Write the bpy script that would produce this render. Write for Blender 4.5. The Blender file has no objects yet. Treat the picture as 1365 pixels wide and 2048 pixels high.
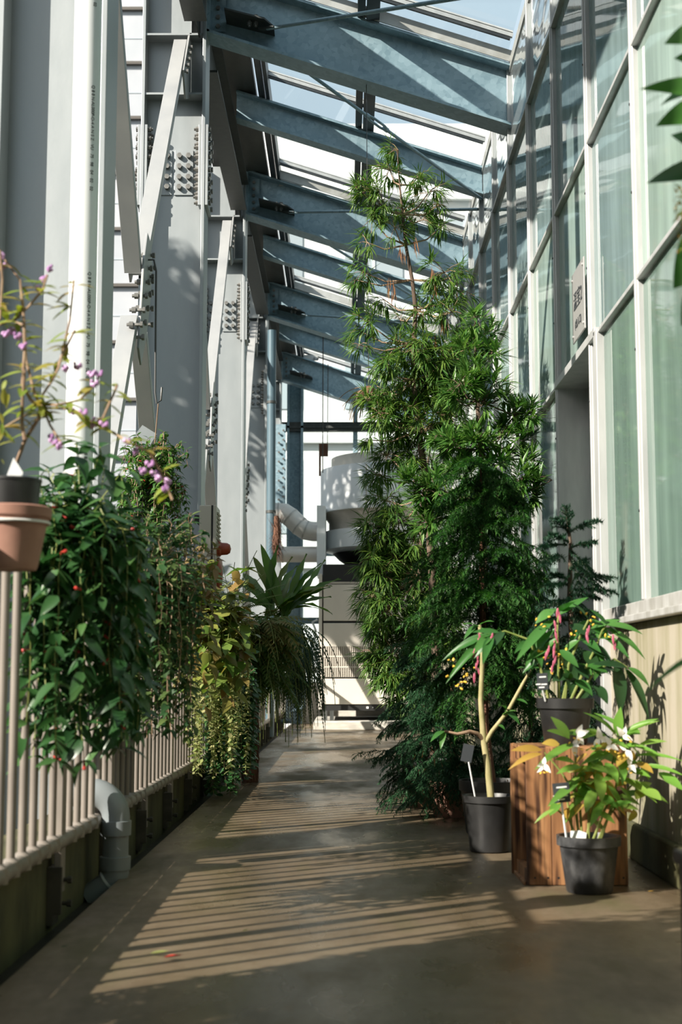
import bpy, math, random
import numpy as np
from mathutils import Vector as V, Matrix as Mx, Euler
random.seed(7); rng = np.random.default_rng(7)
R = random.uniform
PI = math.pi
scn = bpy.context.scene
col = scn.collection

# ------------------------------------------------------------------ camera
FPX, EYE = 2850.0, 0.8                      # focal length in pixels of the 1365x2048 frame, eye height
PITCH = math.atan(328/FPX); YAW = math.atan(8/math.hypot(FPX, 328))
cam_d = bpy.data.cameras.new('camera'); cam = bpy.data.objects.new('camera', cam_d); col.objects.link(cam)
cam.location = (0, 0, EYE); cam.rotation_euler = (PI/2+PITCH, 0, YAW)
cam_d.sensor_fit = 'VERTICAL'; cam_d.sensor_height = 36; cam_d.lens = FPX/2048*36
cam_d.clip_start = .05; cam_d.clip_end = 300
cam_d.dof.use_dof = True; cam_d.dof.focus_distance = 10.0; cam_d.dof.aperture_fstop = 3.6
scn.camera = cam
# ------------------------------------------------------------------ light
SUN_EL = math.radians(30); SUN_H = V((.79, .613, 0)).normalized()    # light travels to the right and away
w = bpy.data.worlds.new('sky'); scn.world = w; w.use_nodes = True
nt = w.node_tree; bg = nt.nodes['Background']; sky = nt.nodes.new('ShaderNodeTexSky')
sky.sky_type = 'NISHITA'; sky.sun_disc = False; sky.sun_elevation = SUN_EL
sky.sun_rotation = math.atan2(-SUN_H.x, -SUN_H.y); sky.air_density = 1.0; sky.dust_density = 3.0; sky.ozone_density = 1.0
hz = nt.nodes.new('ShaderNodeMix'); hz.data_type = 'RGBA'; hz.inputs[0].default_value = .62; hz.inputs[7].default_value = (6.4, 7.7, 8.3, 1)   # even haze
nt.links.new(sky.outputs[0], hz.inputs[6]); nt.links.new(hz.outputs[2], bg.inputs[0]); bg.inputs[1].default_value = .145
sun_d = bpy.data.lights.new('sun', 'SUN'); sun_d.energy = 10.0; sun_d.angle = math.radians(.6); sun_d.color = (1, .93, .82)
sun = bpy.data.objects.new('sun', sun_d); col.objects.link(sun)
sd = V((SUN_H.x*math.cos(SUN_EL), SUN_H.y*math.cos(SUN_EL), -math.sin(SUN_EL)))
sun.rotation_euler = sd.to_track_quat('-Z', 'Y').to_euler(); sun.location = (-8, -6, 9)
vs = scn.view_settings; vs.view_transform = 'Standard'; vs.look = 'None'; vs.gamma = 1; vs.use_curve_mapping = False
vs.exposure = 0.0
scn.cycles.transparent_max_bounces = 24; scn.cycles.max_bounces = 8; scn.cycles.diffuse_bounces = 4; scn.cycles.glossy_bounces = 4
scn.cycles.sample_clamp_indirect = 6; scn.cycles.caustics_reflective = False; scn.cycles.caustics_refractive = False

# ------------------------------------------------------------------ pixel rays (photo pixel + known plane -> place in the world)
CF = V((-math.sin(YAW)*math.cos(PITCH), math.cos(YAW)*math.cos(PITCH), math.sin(PITCH)))
CR = V((math.cos(YAW), math.sin(YAW), 0)); CU = CR.cross(CF); C0 = V((0, 0, EYE))
def ray(px, py): return CF*FPX + CR*(px-682.5) + CU*(1024-py)
def PX(px, py, x): d = ray(px, py); return C0+d*(x/d.x)
def PY(px, py, y): d = ray(px, py); return C0+d*(y/d.y)
def PZ(px, py, z=0): d = ray(px, py); return C0+d*((z-EYE)/d.z)

# ------------------------------------------------------------------ materials
def nodes(name):
    m = bpy.data.materials.new(name); m.use_nodes = True
    n = m.node_tree.nodes; l = m.node_tree.links
    return m, n, l, n['Principled BSDF']
def ramp(n, stops):
    r = n.new('ShaderNodeValToRGB'); e = r.color_ramp.elements
    while len(e) > 1: e.remove(e[0])
    e[0].position = stops[0][0]; e[0].color = (*stops[0][1], 1)
    for p, c in stops[1:]:
        x = e.new(p); x.color = (*c, 1)
    return r
def coords(n, l, scale=(1, 1, 1), kind='Object'):
    tc = n.new('ShaderNodeTexCoord'); mp = n.new('ShaderNodeMapping'); mp.inputs['Scale'].default_value = scale
    l.new(tc.outputs[kind], mp.inputs[0]); return mp.outputs[0]
def noise(n, l, vec, scale, detail=4, rough=.55):
    x = n.new('ShaderNodeTexNoise'); x.inputs['Scale'].default_value = scale; x.inputs['Detail'].default_value = detail
    x.inputs['Roughness'].default_value = rough; l.new(vec, x.inputs['Vector']); return x.outputs['Fac']
def bump(n, l, h, b, strength=.2, dist=.01):
    x = n.new('ShaderNodeBump'); x.inputs['Strength'].default_value = strength; x.inputs['Distance'].default_value = dist
    l.new(h, x.inputs['Height']); l.new(x.outputs[0], b.inputs['Normal'])
def simple(name, c1, c2=None, rough=.5, metal=0, scale=(1, 1, 1), ns=6, bmp=0, spec=.5, lo=.35, hi=.65, kind='Object'):
    m, n, l, b = nodes(name); b.inputs['Roughness'].default_value = rough; b.inputs['Metallic'].default_value = metal
    b.inputs['Specular IOR Level'].default_value = spec
    if c2 is None: b.inputs['Base Color'].default_value = (*c1, 1); return m
    f = noise(n, l, coords(n, l, scale, kind), ns); r = ramp(n, [(lo, c1), (hi, c2)]); l.new(f, r.inputs[0]); l.new(r.outputs[0], b.inputs['Base Color'])
    if bmp: bump(n, l, f, b, bmp)
    return m
def leafmat(name, cols, rough=.42, trans=.3, spec=.4):
    m, n, l, b = nodes(name); at = n.new('ShaderNodeAttribute'); at.attribute_name = 'rnd'
    oi = n.new('ShaderNodeObjectInfo'); ad = n.new('ShaderNodeMath'); ad.operation = 'ADD'
    l.new(at.outputs['Fac'], ad.inputs[0]); l.new(oi.outputs['Random'], ad.inputs[1])
    fr = n.new('ShaderNodeMath'); fr.operation = 'FRACT'; l.new(ad.outputs[0], fr.inputs[0])
    r = ramp(n, [(i/max(1, len(cols)-1), c) for i, c in enumerate(cols)]); l.new(fr.outputs[0], r.inputs[0])
    l.new(r.outputs[0], b.inputs['Base Color']); b.inputs['Roughness'].default_value = rough; b.inputs['Specular IOR Level'].default_value = spec
    t = n.new('ShaderNodeBsdfTranslucent'); hs = n.new('ShaderNodeHueSaturation'); hs.inputs['Value'].default_value = 1.5; hs.inputs['Saturation'].default_value = 1.1
    l.new(r.outputs[0], hs.inputs['Color']); l.new(hs.outputs[0], t.inputs[0])
    mx = n.new('ShaderNodeMixShader'); mx.inputs[0].default_value = trans
    l.new(b.outputs[0], mx.inputs[1]); l.new(t.outputs[0], mx.inputs[2]); l.new(mx.outputs[0], n['Material Output'].inputs[0])
    return m
M = {}
def steel(name, a, b_, metal=.35, rough=.42, sc=(6, 6, .8), spangle=False):
    m, n, l, b = nodes(name); b.inputs['Metallic'].default_value = metal
    v = coords(n, l, sc); f = noise(n, l, v, 2.2, 6, .6)
    if spangle:
        vo = n.new('ShaderNodeTexVoronoi'); vo.inputs['Scale'].default_value = 28; l.new(coords(n, l), vo.inputs['Vector'])
        mx = n.new('ShaderNodeMix'); mx.inputs[0].default_value = .35; l.new(f, mx.inputs[2]); l.new(vo.outputs['Color'], mx.inputs[3]); f = mx.outputs[0]
    r = ramp(n, [(.28, a), (.72, b_)]); l.new(f, r.inputs[0]); l.new(r.outputs[0], b.inputs['Base Color'])
    rr = n.new('ShaderNodeMapRange'); rr.inputs[3].default_value = rough-.1; rr.inputs[4].default_value = rough+.14; l.new(f, rr.inputs[0]); l.new(rr.outputs[0], b.inputs['Roughness'])
    bump(n, l, noise(n, l, coords(n, l), 60, 3), b, .06, .004)
    return m
M['steel'] = steel('painted_steel', (.295, .325, .335), (.37, .395, .405), sc=(1.5, 1.5, .5))
M['rafter'] = steel('galvanised_steel', (.185, .285, .34), (.35, .475, .54), .25, .45, (1, 1, 1), True)
M['darksteel'] = steel('dark_steel', (.045, .05, .05), (.09, .095, .09), .3, .5)
M['brace'] = steel('brace_steel', (.36, .37, .38), (.44, .445, .44), .3, .45, (2, 2, .8))
M['bolt'] = simple('bolt_zinc', (.16, .16, .15), (.32, .31, .29), .45, .6, ns=30)
M['alu'] = simple('aluminium', (.45, .455, .455), (.56, .56, .555), .38, .3, (3, 3, .6), 4)
M['alu_dirty'] = simple('aluminium_dirty', (.38, .37, .34), (.55, .545, .53), .45, .25, (1, 2, 1), 5)
M['blackbar'] = simple('black_glazing_bar', (.035, .04, .045), (.06, .065, .07), .45, .4)
M['flash'] = simple('eave_flashing', (.055, .055, .05), (.10, .10, .09), .5, .3, (1, .3, 1), 4)
M['pvc'] = simple('grey_pvc', (.20, .225, .235), (.245, .27, .28), .35, 0, ns=3)
M['pvc_white'] = simple('pale_pvc', (.68, .71, .72), (.74, .76, .76), .3, 0, ns=2)
M['bluepipe'] = simple('blue_grey_pipe', (.085, .14, .175), (.12, .18, .215), .35, .1, (2, 2, .4), 3)
M['ink'] = simple('black_ink', (.03, .035, .04), rough=.6)
M['fence'] = simple('beige_railing', (.215, .185, .16), (.285, .25, .215), .45, .1, (4, 4, 1), 3)
M['terracotta'] = simple('terracotta', (.30, .15, .11), (.38, .205, .15), .75, 0, ns=9, bmp=.05)
M['blackpot'] = simple('black_plastic', (.010, .010, .010), (.022, .022, .022), .45, 0, ns=7)
M['greypot'] = simple('dusty_black_plastic', (.03, .031, .033), (.13, .13, .13), .5, 0, (1, 1, .6), 14, lo=.45, hi=.8)
M['soil'] = simple('soil', (.02, .014, .009), (.055, .04, .026), .95, 0, ns=40, bmp=.6)
M['bark'] = simple('bark', (.07, .045, .032), (.17, .115, .08), .85, 0, (6, 6, 1.2), 8, bmp=.5)
M['barkred'] = simple('red_brown_bark', (.075, .03, .018), (.18, .085, .05), .9, 0, (9, 9, .8), 9, bmp=.9)
M['stem'] = simple('pale_stem', (.23, .21, .08), (.36, .31, .16), .7, 0, (2, 2, 1), 12, bmp=.2)
M['greenstem'] = simple('green_stem', (.12, .17, .03), (.23, .25, .07), .6, 0, ns=10)
M['twig'] = simple('brown_twig', (.20, .12, .075), (.36, .25, .16), .75, 0, ns=14)
M['darktwig'] = simple('dark_green_twig', (.012, .03, .014), (.03, .045, .02), .7, 0, ns=10)
M['white'] = simple('white_plastic', (.8, .8, .78), rough=.45)
M['wire'] = simple('wire', (.09, .09, .09), rough=.4, metal=.7)
M['rubberwhite'] = simple('white_coated_wire', (.78, .78, .76), rough=.4)
M['red'] = simple('red_plastic', (.34, .05, .022), (.42, .08, .035), .35, 0, ns=4)
M['boxpaint'] = simple('beige_enamel', (.52, .48, .42), (.56, .52, .46), .4, .05, ns=3)
M['hvac'] = simple('cream_enamel', (.66, .61, .53), (.72, .67, .59), .5, .05, (1, 1, .5), 2)
M['grilleback'] = simple('grille_backing', (.20, .165, .13), rough=.8)
M['hvacdark'] = simple('unit_black', (.012, .012, .012), rough=.6)
M['drum'] = simple('white_drum', (.80, .84, .86), (.87, .89, .90), .38, .0, (1, 1, .4), 2)
M['drumcone'] = simple('beige_cone', (.48, .44, .38), (.58, .53, .46), .5, 0, ns=3)
M['duct'] = simple('lagged_duct', (.62, .60, .57), (.74, .71, .67), .42, .2, ns=3)
M['padconc'] = simple('pale_concrete', (.45, .43, .38), (.66, .63, .56), .85, 0, (1, 1, 3), 5, bmp=.15)
M['berry'] = simple('purple_berry', (.36, .16, .40), (.56, .34, .58), .3, 0, ns=30)
M['redflower'] = simple('red_flower', (.33, .02, .015), (.48, .04, .025), .5, 0, ns=20)
M['pink'] = simple('pink_bract', (.28, .045, .085), (.42, .10, .16), .55, 0, ns=30)
M['yellow'] = simple('yellow_flower', (.80, .44, .03), (.86, .56, .09), .5, 0, ns=20)
M['petal'] = simple('white_petal', (.84, .84, .78), (.9, .89, .84), .5, 0, ns=20)
M['dead'] = leafmat('dead_leaf', [(.26, .11, .05), (.40, .22, .10), (.22, .09, .045)], .7, .15)
L_ = {}
L_['lip'] = leafmat('lipstick_leaf', [(.022, .07, .022), (.045, .125, .035), (.03, .09, .03), (.08, .17, .05)], .33, .25)
L_['small'] = leafmat('small_grey_leaf', [(.022, .065, .025), (.04, .10, .032), (.12, .17, .05), (.03, .08, .028)], .5, .3, .25)
L_['hoya'] = leafmat('hoya_leaf', [(.16, .24, .04), (.10, .20, .04), (.25, .28, .06), (.27, .17, .06), (.12, .2, .05)], .35, .3)
L_['disc'] = leafmat('pale_trailing_leaf', [(.36, .37, .15), (.22, .28, .08), (.44, .41, .20), (.15, .23, .06)], .42, .35)
L_['fernl'] = leafmat('nest_fern_leaf', [(.06, .14, .03), (.12, .22, .045), (.09, .17, .035), (.16, .19, .05)], .38, .45)
L_['fernd'] = leafmat('dark_fern', [(.012, .045, .018), (.025, .07, .028), (.018, .05, .025)], .5, .2)
L_['fernb'] = leafmat('oak_fern', [(.24, .19, .06), (.17, .21, .06), (.32, .22, .08), (.13, .19, .055)], .5, .38)
L_['podo'] = leafmat('podocarpus_leaf', [(.045, .115, .022), (.085, .18, .035), (.06, .14, .028), (.17, .26, .05), (.04, .10, .02)], .4, .32)
L_['podob'] = leafmat('broad_podocarpus_leaf', [(.045, .13, .028), (.08, .19, .04), (.15, .27, .06), (.055, .15, .032)], .36, .32)
L_['conif'] = leafmat('dark_needles', [(.016, .07, .014), (.03, .115, .022), (.07, .18, .032), (.02, .085, .016)], .55, .25)
L_['arau'] = leafmat('monkey_needles', [(.010, .045, .022), (.018, .07, .03)], .55, .15)
L_['jun'] = leafmat('blue_green_needles', [(.012, .055, .02), (.024, .09, .034), (.05, .14, .058), (.016, .065, .024)], .55, .22)
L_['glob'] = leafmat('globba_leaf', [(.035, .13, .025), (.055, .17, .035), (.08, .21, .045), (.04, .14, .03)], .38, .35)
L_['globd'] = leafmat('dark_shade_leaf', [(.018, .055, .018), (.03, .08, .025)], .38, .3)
L_['ging'] = leafmat('ginger_leaf', [(.17, .34, .05), (.12, .28, .045), (.24, .38, .07), (.10, .23, .04)], .38, .38)
L_['gingy'] = leafmat('yellowing_leaf', [(.50, .42, .08), (.42, .25, .05), (.34, .40, .08)], .45, .35)
L_['berryl'] = leafmat('beautyberry_leaf', [(.28, .32, .05), (.20, .28, .05), (.34, .32, .07), (.25, .18, .05)], .45, .38)
L_['edge'] = leafmat('near_leaf', [(.035, .12, .02), (.06, .18, .03), (.025, .08, .02)], .4, .38)
L_['wisp'] = leafmat('wispy_foliage', [(.24, .26, .05), (.16, .24, .05), (.40, .22, .05), (.46, .20, .05)], .5, .35)
L_['out'] = leafmat('outdoor_leaf', [(.03, .08, .02), (.06, .14, .04), (.09, .18, .05)], .45, .3)

def fresnel2(n, l, ior):
    ge = n.new('ShaderNodeNewGeometry'); mr = n.new('ShaderNodeMapRange'); mr.inputs[3].default_value = ior; mr.inputs[4].default_value = 1/ior
    l.new(ge.outputs['Backfacing'], mr.inputs[0]); fr = n.new('ShaderNodeFresnel'); l.new(mr.outputs[0], fr.inputs[0]); return fr
def glass_clear():
    m, n, l, b = nodes('clear_glass'); n.remove(b)
    t = n.new('ShaderNodeBsdfTransparent'); t.inputs[0].default_value = (.90, .94, .94, 1)
    g = n.new('ShaderNodeBsdfGlossy'); g.inputs['Roughness'].default_value = .02
    fr = fresnel2(n, l, 1.45)
    mx = n.new('ShaderNodeMixShader'); l.new(fr.outputs[0], mx.inputs[0]); l.new(t.outputs[0], mx.inputs[1]); l.new(g.outputs[0], mx.inputs[2])
    l.new(mx.outputs[0], n['Material Output'].inputs[0]); return m
def glass_frost(name, tint, opaque, rough=.04):
    m, n, l, b = nodes(name); n.remove(b)
    v = coords(n, l, (3, 3, .35)); f = noise(n, l, v, 2.0, 5, .6)
    t = n.new('ShaderNodeBsdfTransparent'); t.inputs[0].default_value = (.8, .92, .9, 1)
    d = n.new('ShaderNodeBsdfDiffuse'); tr = n.new('ShaderNodeBsdfTranslucent')
    r = ramp(n, [(.3, tint), (.75, tuple(min(1, c*1.32+.02) for c in tint))]); l.new(f, r.inputs[0])
    l.new(r.outputs[0], d.inputs[0]); l.new(r.outputs[0], tr.inputs[0])
    a = n.new('ShaderNodeMixShader'); a.inputs[0].default_value = .4; l.new(d.outputs[0], a.inputs[1]); l.new(tr.outputs[0], a.inputs[2])
    mr = n.new('ShaderNodeMapRange'); mr.inputs[1].default_value = .3; mr.inputs[2].default_value = .7
    mr.inputs[3].default_value = opaque-.12; mr.inputs[4].default_value = min(1, opaque+.12); l.new(f, mr.inputs[0])
    k = n.new('ShaderNodeMixShader'); l.new(mr.outputs[0], k.inputs[0]); l.new(t.outputs[0], k.inputs[1]); l.new(a.outputs[0], k.inputs[2])
    g = n.new('ShaderNodeBsdfGlossy'); g.inputs['Roughness'].default_value = rough
    fr = fresnel2(n, l, 1.5)
    bp = n.new('ShaderNodeBump'); bp.inputs['Strength'].default_value = .05; bp.inputs['Distance'].default_value = .02
    l.new(noise(n, l, coords(n, l), 1.3, 2), bp.inputs['Height']); l.new(bp.outputs[0], g.inputs['Normal'])
    mx = n.new('ShaderNodeMixShader'); l.new(fr.outputs[0], mx.inputs[0]); l.new(k.outputs[0], mx.inputs[1]); l.new(g.outputs[0], mx.inputs[2])
    l.new(mx.outputs[0], n['Material Output'].inputs[0]); return m
M['glass'] = glass_clear()
M['frost'] = glass_frost('whitewashed_glass', (.45, .57, .52), .80)
M['frost0'] = glass_frost('algae_shade_tinted_glass', (.25, .36, .31), .74)  # bottom row: algae green, with shade darkened into the tint
M['frost2'] = glass_frost('bluish_whitewashed_glass', (.34, .45, .455), .70, .03)
m, n, l, b = nodes('polished_panel'); b.inputs['Metallic'].default_value = .75; b.inputs['Roughness'].default_value = .08; b.inputs['Base Color'].default_value = (.72, .76, .77, 1)
bump(n, l, noise(n, l, coords(n, l, (1, .8, 2.5)), 2.2, 1), b, .25, .05); M['polish'] = m

# floor: damp concrete
m, n, l, b = nodes('damp_concrete'); v = coords(n, l)
f1 = noise(n, l, v, .9, 6, .6); f2 = noise(n, l, v, 9, 5, .65); f3 = noise(n, l, coords(n, l, (1, .35, 1)), 1.7, 5, .6)
mx = n.new('ShaderNodeMix'); mx.inputs[0].default_value = .3; l.new(f1, mx.inputs[2]); l.new(f2, mx.inputs[3])
r = ramp(n, [(.3, (.078, .055, .032)), (.5, (.136, .100, .062)), (.72, (.212, .166, .110))]); l.new(mx.outputs[0], r.inputs[0])
moss = ramp(n, [(.56, (0, 0, 0)), (.72, (1, 1, 1))]); l.new(f3, moss.inputs[0])
mc = n.new('ShaderNodeMix'); mc.data_type = 'RGBA'; l.new(moss.outputs[0], mc.inputs[0]); l.new(r.outputs[0], mc.inputs[6]); mc.inputs[7].default_value = (.075, .066, .022, 1)
l.new(mc.outputs[2], b.inputs['Base Color'])
rr = ramp(n, [(.38, (.16, .16, .16)), (.49, (.36, .36, .36)), (.62, (.7, .7, .7))]); b.inputs['Specular IOR Level'].default_value = .45; l.new(f3, rr.inputs[0]); l.new(rr.outputs[0], b.inputs['Roughness'])
bump(n, l, noise(n, l, v, 70, 4, .7), b, .35, .006); M['floor'] = m
# right lower wall: cream render with algae
m, n, l, b = nodes('stained_render'); v = coords(n, l, (1, 3.2, .35)); f1 = noise(n, l, v, 1.6, 6, .62)
r = ramp(n, [(.40, (.36, .32, .25)), (.54, (.27, .245, .16)), (.66, (.11, .11, .045))]); l.new(f1, r.inputs[0])
sep = n.new('ShaderNodeSeparateXYZ'); l.new(coords(n, l), sep.inputs[0])
g = n.new('ShaderNodeMapRange'); g.inputs[1].default_value = .55; g.inputs[2].default_value = .0; g.inputs[3].default_value = 0; g.inputs[4].default_value = 1; l.new(sep.outputs[2], g.inputs[0])
mu = n.new('ShaderNodeMath'); mu.operation = 'MULTIPLY'; l.new(g.outputs[0], mu.inputs[0]); l.new(noise(n, l, coords(n, l), 4, 5), mu.inputs[1])
mc = n.new('ShaderNodeMix'); mc.data_type = 'RGBA'; l.new(mu.outputs[0], mc.inputs[0]); l.new(r.outputs[0], mc.inputs[6]); mc.inputs[7].default_value = (.12, .135, .05, 1)
l.new(mc.outputs[2], b.inputs['Base Color']); b.inputs['Roughness'].default_value = .85; bump(n, l, noise(n, l, coords(n, l), 25, 4), b, .2, .006); M['render'] = m
M['kerb'] = simple('mossy_kerb', (.045, .045, .02), (.11, .105, .045), .9, 0, (1, 1, .6), 5, bmp=.3)
M['gutter'] = simple('wet_gutter', (.012, .012, .009), (.03, .028, .02), .6, 0, ns=8, bmp=.4)
M['bracket'] = simple('rusty_bracket', (.05, .045, .036), (.10, .09, .07), .6, .3, ns=10)
# wood
m, n, l, b = nodes('scorched_cedar'); v = coords(n, l, (14, 14, .9)); f1 = noise(n, l, v, 1.4, 5, .6)
wv = n.new('ShaderNodeTexNoise'); wv.inputs['Scale'].default_value = 3; l.new(coords(n, l, (9, 9, .7)), wv.inputs['Vector'])
r = ramp(n, [(.3, (.13, .055, .022)), (.5, (.27, .125, .05)), (.7, (.40, .21, .09))]); l.new(f1, r.inputs[0])
bn = ramp(n, [(.50, (1, 1, 1)), (.60, (.16, .11, .08))]); l.new(wv.outputs['Fac'], bn.inputs[0])
mc = n.new('ShaderNodeMix'); mc.data_type = 'RGBA'; mc.blend_type = 'MULTIPLY'; mc.inputs[0].default_value = 1; l.new(r.outputs[0], mc.inputs[6]); l.new(bn.outputs[0], mc.inputs[7])
l.new(mc.outputs[2], b.inputs['Base Color']); b.inputs['Roughness'].default_value = .6; bump(n, l, f1, b, .25, .004); M['wood'] = m
M['darkwood'] = simple('dark_timber', (.018, .013, .011), (.04, .028, .022), .55, 0, (2, 2, .3), 9)
M['siding'] = simple('white_siding', (.36, .38, .41), (.43, .44, .465), .45, 0, (1, 1, 1), .6)
M['ledge'] = simple('siding_ledge', (.09, .08, .07), rough=.7)
M['bldg'] = simple('white_building', (.80, .80, .78), (.85, .85, .83), .7, 0, ns=.5)
M['bwin'] = simple('building_window', (.42, .47, .50), rough=.25)
M['ground'] = simple('outer_ground', (.07, .07, .055), (.13, .125, .10), .9, 0, ns=2)
M['nbwall'] = simple('neighbour_wall', (.5, .58, .54), (.6, .66, .62), .8, 0, ns=1)
M['plate'] = simple('sign_plate', (.42, .41, .40), (.46, .45, .44), .35, .4, ns=4)

# ------------------------------------------------------------------ mesh builder
class MB:
    def __init__(s): s.v = []; s.f = []
    def quads(s, vs, fs):
        o = len(s.v); s.v += [tuple(x) for x in vs]; s.f += [tuple(i+o for i in f) for f in fs]; return s
    def box(s, c, sz, rot=None):
        c = V(c); h = [a/2 for a in sz]; vs = []
        for z in (-1, 1):
            for x, y in ((-1, -1), (1, -1), (1, 1), (-1, 1)):
                p = V((x*h[0], y*h[1], z*h[2]))
                if rot is not None: p = rot @ p
                vs.append(c+p)
        return s.quads(vs, [(3, 2, 1, 0), (4, 5, 6, 7), (0, 1, 5, 4), (1, 2, 6, 5), (2, 3, 7, 6), (3, 0, 4, 7)])
    def bb(s, x0, x1, y0, y1, z0, z1): return s.box(((x0+x1)/2, (y0+y1)/2, (z0+z1)/2), (abs(x1-x0), abs(y1-y0), abs(z1-z0)))
    def bar(s, p0, p1, w_, h_, side=(1, 0, 0), off=(0, 0)):
        p0 = V(p0); p1 = V(p1); d = (p1-p0); L = d.length; d.normalize(); sx = V(side); sx = (sx-d*sx.dot(d)).normalized(); up = sx.cross(d)
        rot = Mx((sx, d, up)).transposed(); c = (p0+p1)/2+sx*off[0]+up*off[1]
        return s.box(c, (w_, L, h_), rot)
    def ibeam(s, p0, p1, w_, h_, tf=.02, tw=.012, side=(0, 1, 0)):
        s.bar(p0, p1, tw, h_-2*tf, side); s.bar(p0, p1, w_, tf, side, (0, (h_-tf)/2)); s.bar(p0, p1, w_, tf, side, (0, -(h_-tf)/2)); return s
    def tube(s, path, r, n=8, cap=True):
        path = [V(p) for p in path]; k = len(path); rs = r if isinstance(r, (list, tuple)) else [r]*k
        t0 = (path[1]-path[0]).normalized(); a = V((0, 0, 1)) if abs(t0.z) < .9 else V((1, 0, 0)); nx = t0.cross(a).normalized(); vs = []; fs = []
        for i, p in enumerate(path):
            t = (path[min(i+1, k-1)]-path[max(i-1, 0)]).normalized(); nx = (nx-t*nx.dot(t)).normalized(); ny = t.cross(nx)
            for j in range(n):
                q = 2*PI*j/n; vs.append(p+(nx*math.cos(q)+ny*math.sin(q))*rs[i])
        for i in range(k-1):
            for j in range(n): fs.append((i*n+j, i*n+(j+1) % n, (i+1)*n+(j+1) % n, (i+1)*n+j))
        if cap: fs.append(tuple(range(n-1, -1, -1))); fs.append(tuple((k-1)*n+j for j in range(n)))
        return s.quads(vs, fs)
    def lathe(s, prof, n=32, c=(0, 0, 0)):
        c = V(c); vs = []; fs = []; k = len(prof)
        for r_, z in prof:
            for j in range(n): q = 2*PI*j/n; vs.append(c+V((r_*math.cos(q), r_*math.sin(q), z)))
        for i in range(k-1):
            for j in range(n): fs.append((i*n+j, i*n+(j+1) % n, (i+1)*n+(j+1) % n, (i+1)*n+j))
        return s.quads(vs, fs)
    def prism(s, pts, ext):
        pts = [V(p) for p in pts]; ext = V(ext); k = len(pts)
        return s.quads(pts+[p+ext for p in pts], [tuple(range(k-1, -1, -1)), tuple(range(k, 2*k))]+[(i, (i+1) % k, k+(i+1) % k, k+i) for i in range(k)])
    def ball(s, c, r, n=6, m_=4):
        c = V(c); prof = [(r*math.sin(PI*i/m_)+1e-5, -r*math.cos(PI*i/m_)) for i in range(m_+1)]; return s.lathe(prof, n, c)
    def mesh(s, name, mt, smooth=False, origin=(0, 0, 0)):
        me = bpy.data.meshes.new(name); o = V(origin); me.from_pydata([(x[0]-o.x, x[1]-o.y, x[2]-o.z) for x in s.v], [], s.f)
        me.materials.append(mt); me.update()
        if smooth:
            me.polygons.foreach_set('use_smooth', [True]*len(me.polygons))
            try: me.set_sharp_from_angle(angle=math.radians(38))
            except Exception: pass
        return me
    def build(s, name, mt, parent=None, smooth=False, bev=0):
        o0 = ORIG.get(parent.name, V((0, 0, 0))) if parent else V((0, 0, 0))
        o = bpy.data.objects.new(name, s.mesh(name, mt, smooth, o0)); col.objects.link(o)
        if parent: o.parent = parent; ORIG[o.name] = o0
        else: ORIG[o.name] = V((0, 0, 0))
        if bev:
            b_ = o.modifiers.new('bevel', 'BEVEL'); b_.width = bev; b_.segments = 2; b_.limit_method = 'ANGLE'; b_.angle_limit = math.radians(40)
        return o
ORIG = {}
def tag(o, label=None, cat=None, group=None, kind=None):
    if label: o['label'] = label
    if cat: o['category'] = cat
    if group: o['group'] = group
    if kind: o['kind'] = kind
    return o
def thing(name, label, cat, loc, group=None):
    o = bpy.data.objects.new(name, None); col.objects.link(o); o.location = loc; o.empty_display_size = .1; ORIG[o.name] = V(loc)
    return tag(o, label, cat, group)
def inst(name, mesh, parent, mat4):
    o = bpy.data.objects.new(name, mesh); col.objects.link(o); o.parent = parent
    m4 = mat4.copy(); m4.translation = m4.translation-ORIG[parent.name]; o.matrix_local = m4; ORIG[o.name] = ORIG[parent.name]; return o
def orient(p, d, up=(0, 0, 1), sc=1.0):
    d = V(d).normalized(); u = V(up); u = u-d*u.dot(d)
    if u.length < 1e-4: u = V((1, 0, 0))-d*d.x
    u.normalize(); x = d.cross(u)
    m4 = Mx((x*sc, d*sc, u*sc)).transposed().to_4x4(); m4.translation = V(p); return m4

# leaf templates: length 1 along +Y, normal +Z
def leaf_v(wd, prof='lance', droop=.25, fold=.25, seg=6, wav=0):
    vs = []; fs = []
    for i in range(seg+1):
        t = i/seg
        if prof == 'lance': q = math.sin(PI*t**.8)**.9
        elif prof == 'ovate': q = math.sin(PI*t**.62)**.85
        elif prof == 'round': q = math.sin(PI*t)**.55
        elif prof == 'strap': q = min(1, .25+(t*1.7)**.9)*min(1, ((1-t)*3.2)**.7)
        else: q = math.sin(PI*min(1, t*.9+.1))
        q = max(q, .02)*wd/2; z = -droop*t*t; y = t*(1-.25*droop*t); wz = wav*math.sin(i*2.2)
        vs += [(-q, y, z+fold*q+wz), (0, y, z), (q, y, z+fold*q-wz)]
    for i in range(seg):
        a = i*3; fs += [(a, a+1, a+4, a+3), (a+1, a+2, a+5, a+4)]
    return vs, fs
def leaf_mesh(name, mt, *a, **k):
    vs, fs = leaf_v(*a, **k); me = bpy.data.meshes.new(name); me['wd'] = a[0]; me.from_pydata(vs, [], fs); me.materials.append(mt)
    me.polygons.foreach_set('use_smooth', [True]*len(me.polygons)); return me
STRIP = (np.array([(0, 0, 0), (.5, .45, .0), (0, .5, -.04), (-.5, .45, 0), (0, 1, -.16)], float), [(0, 1, 2), (0, 2, 3), (1, 4, 2), (2, 4, 3)])
NEED = (np.array([(-.5, 0, 0), (.5, 0, 0), (0, 1, 0)], float), [(0, 1, 2)])
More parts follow.
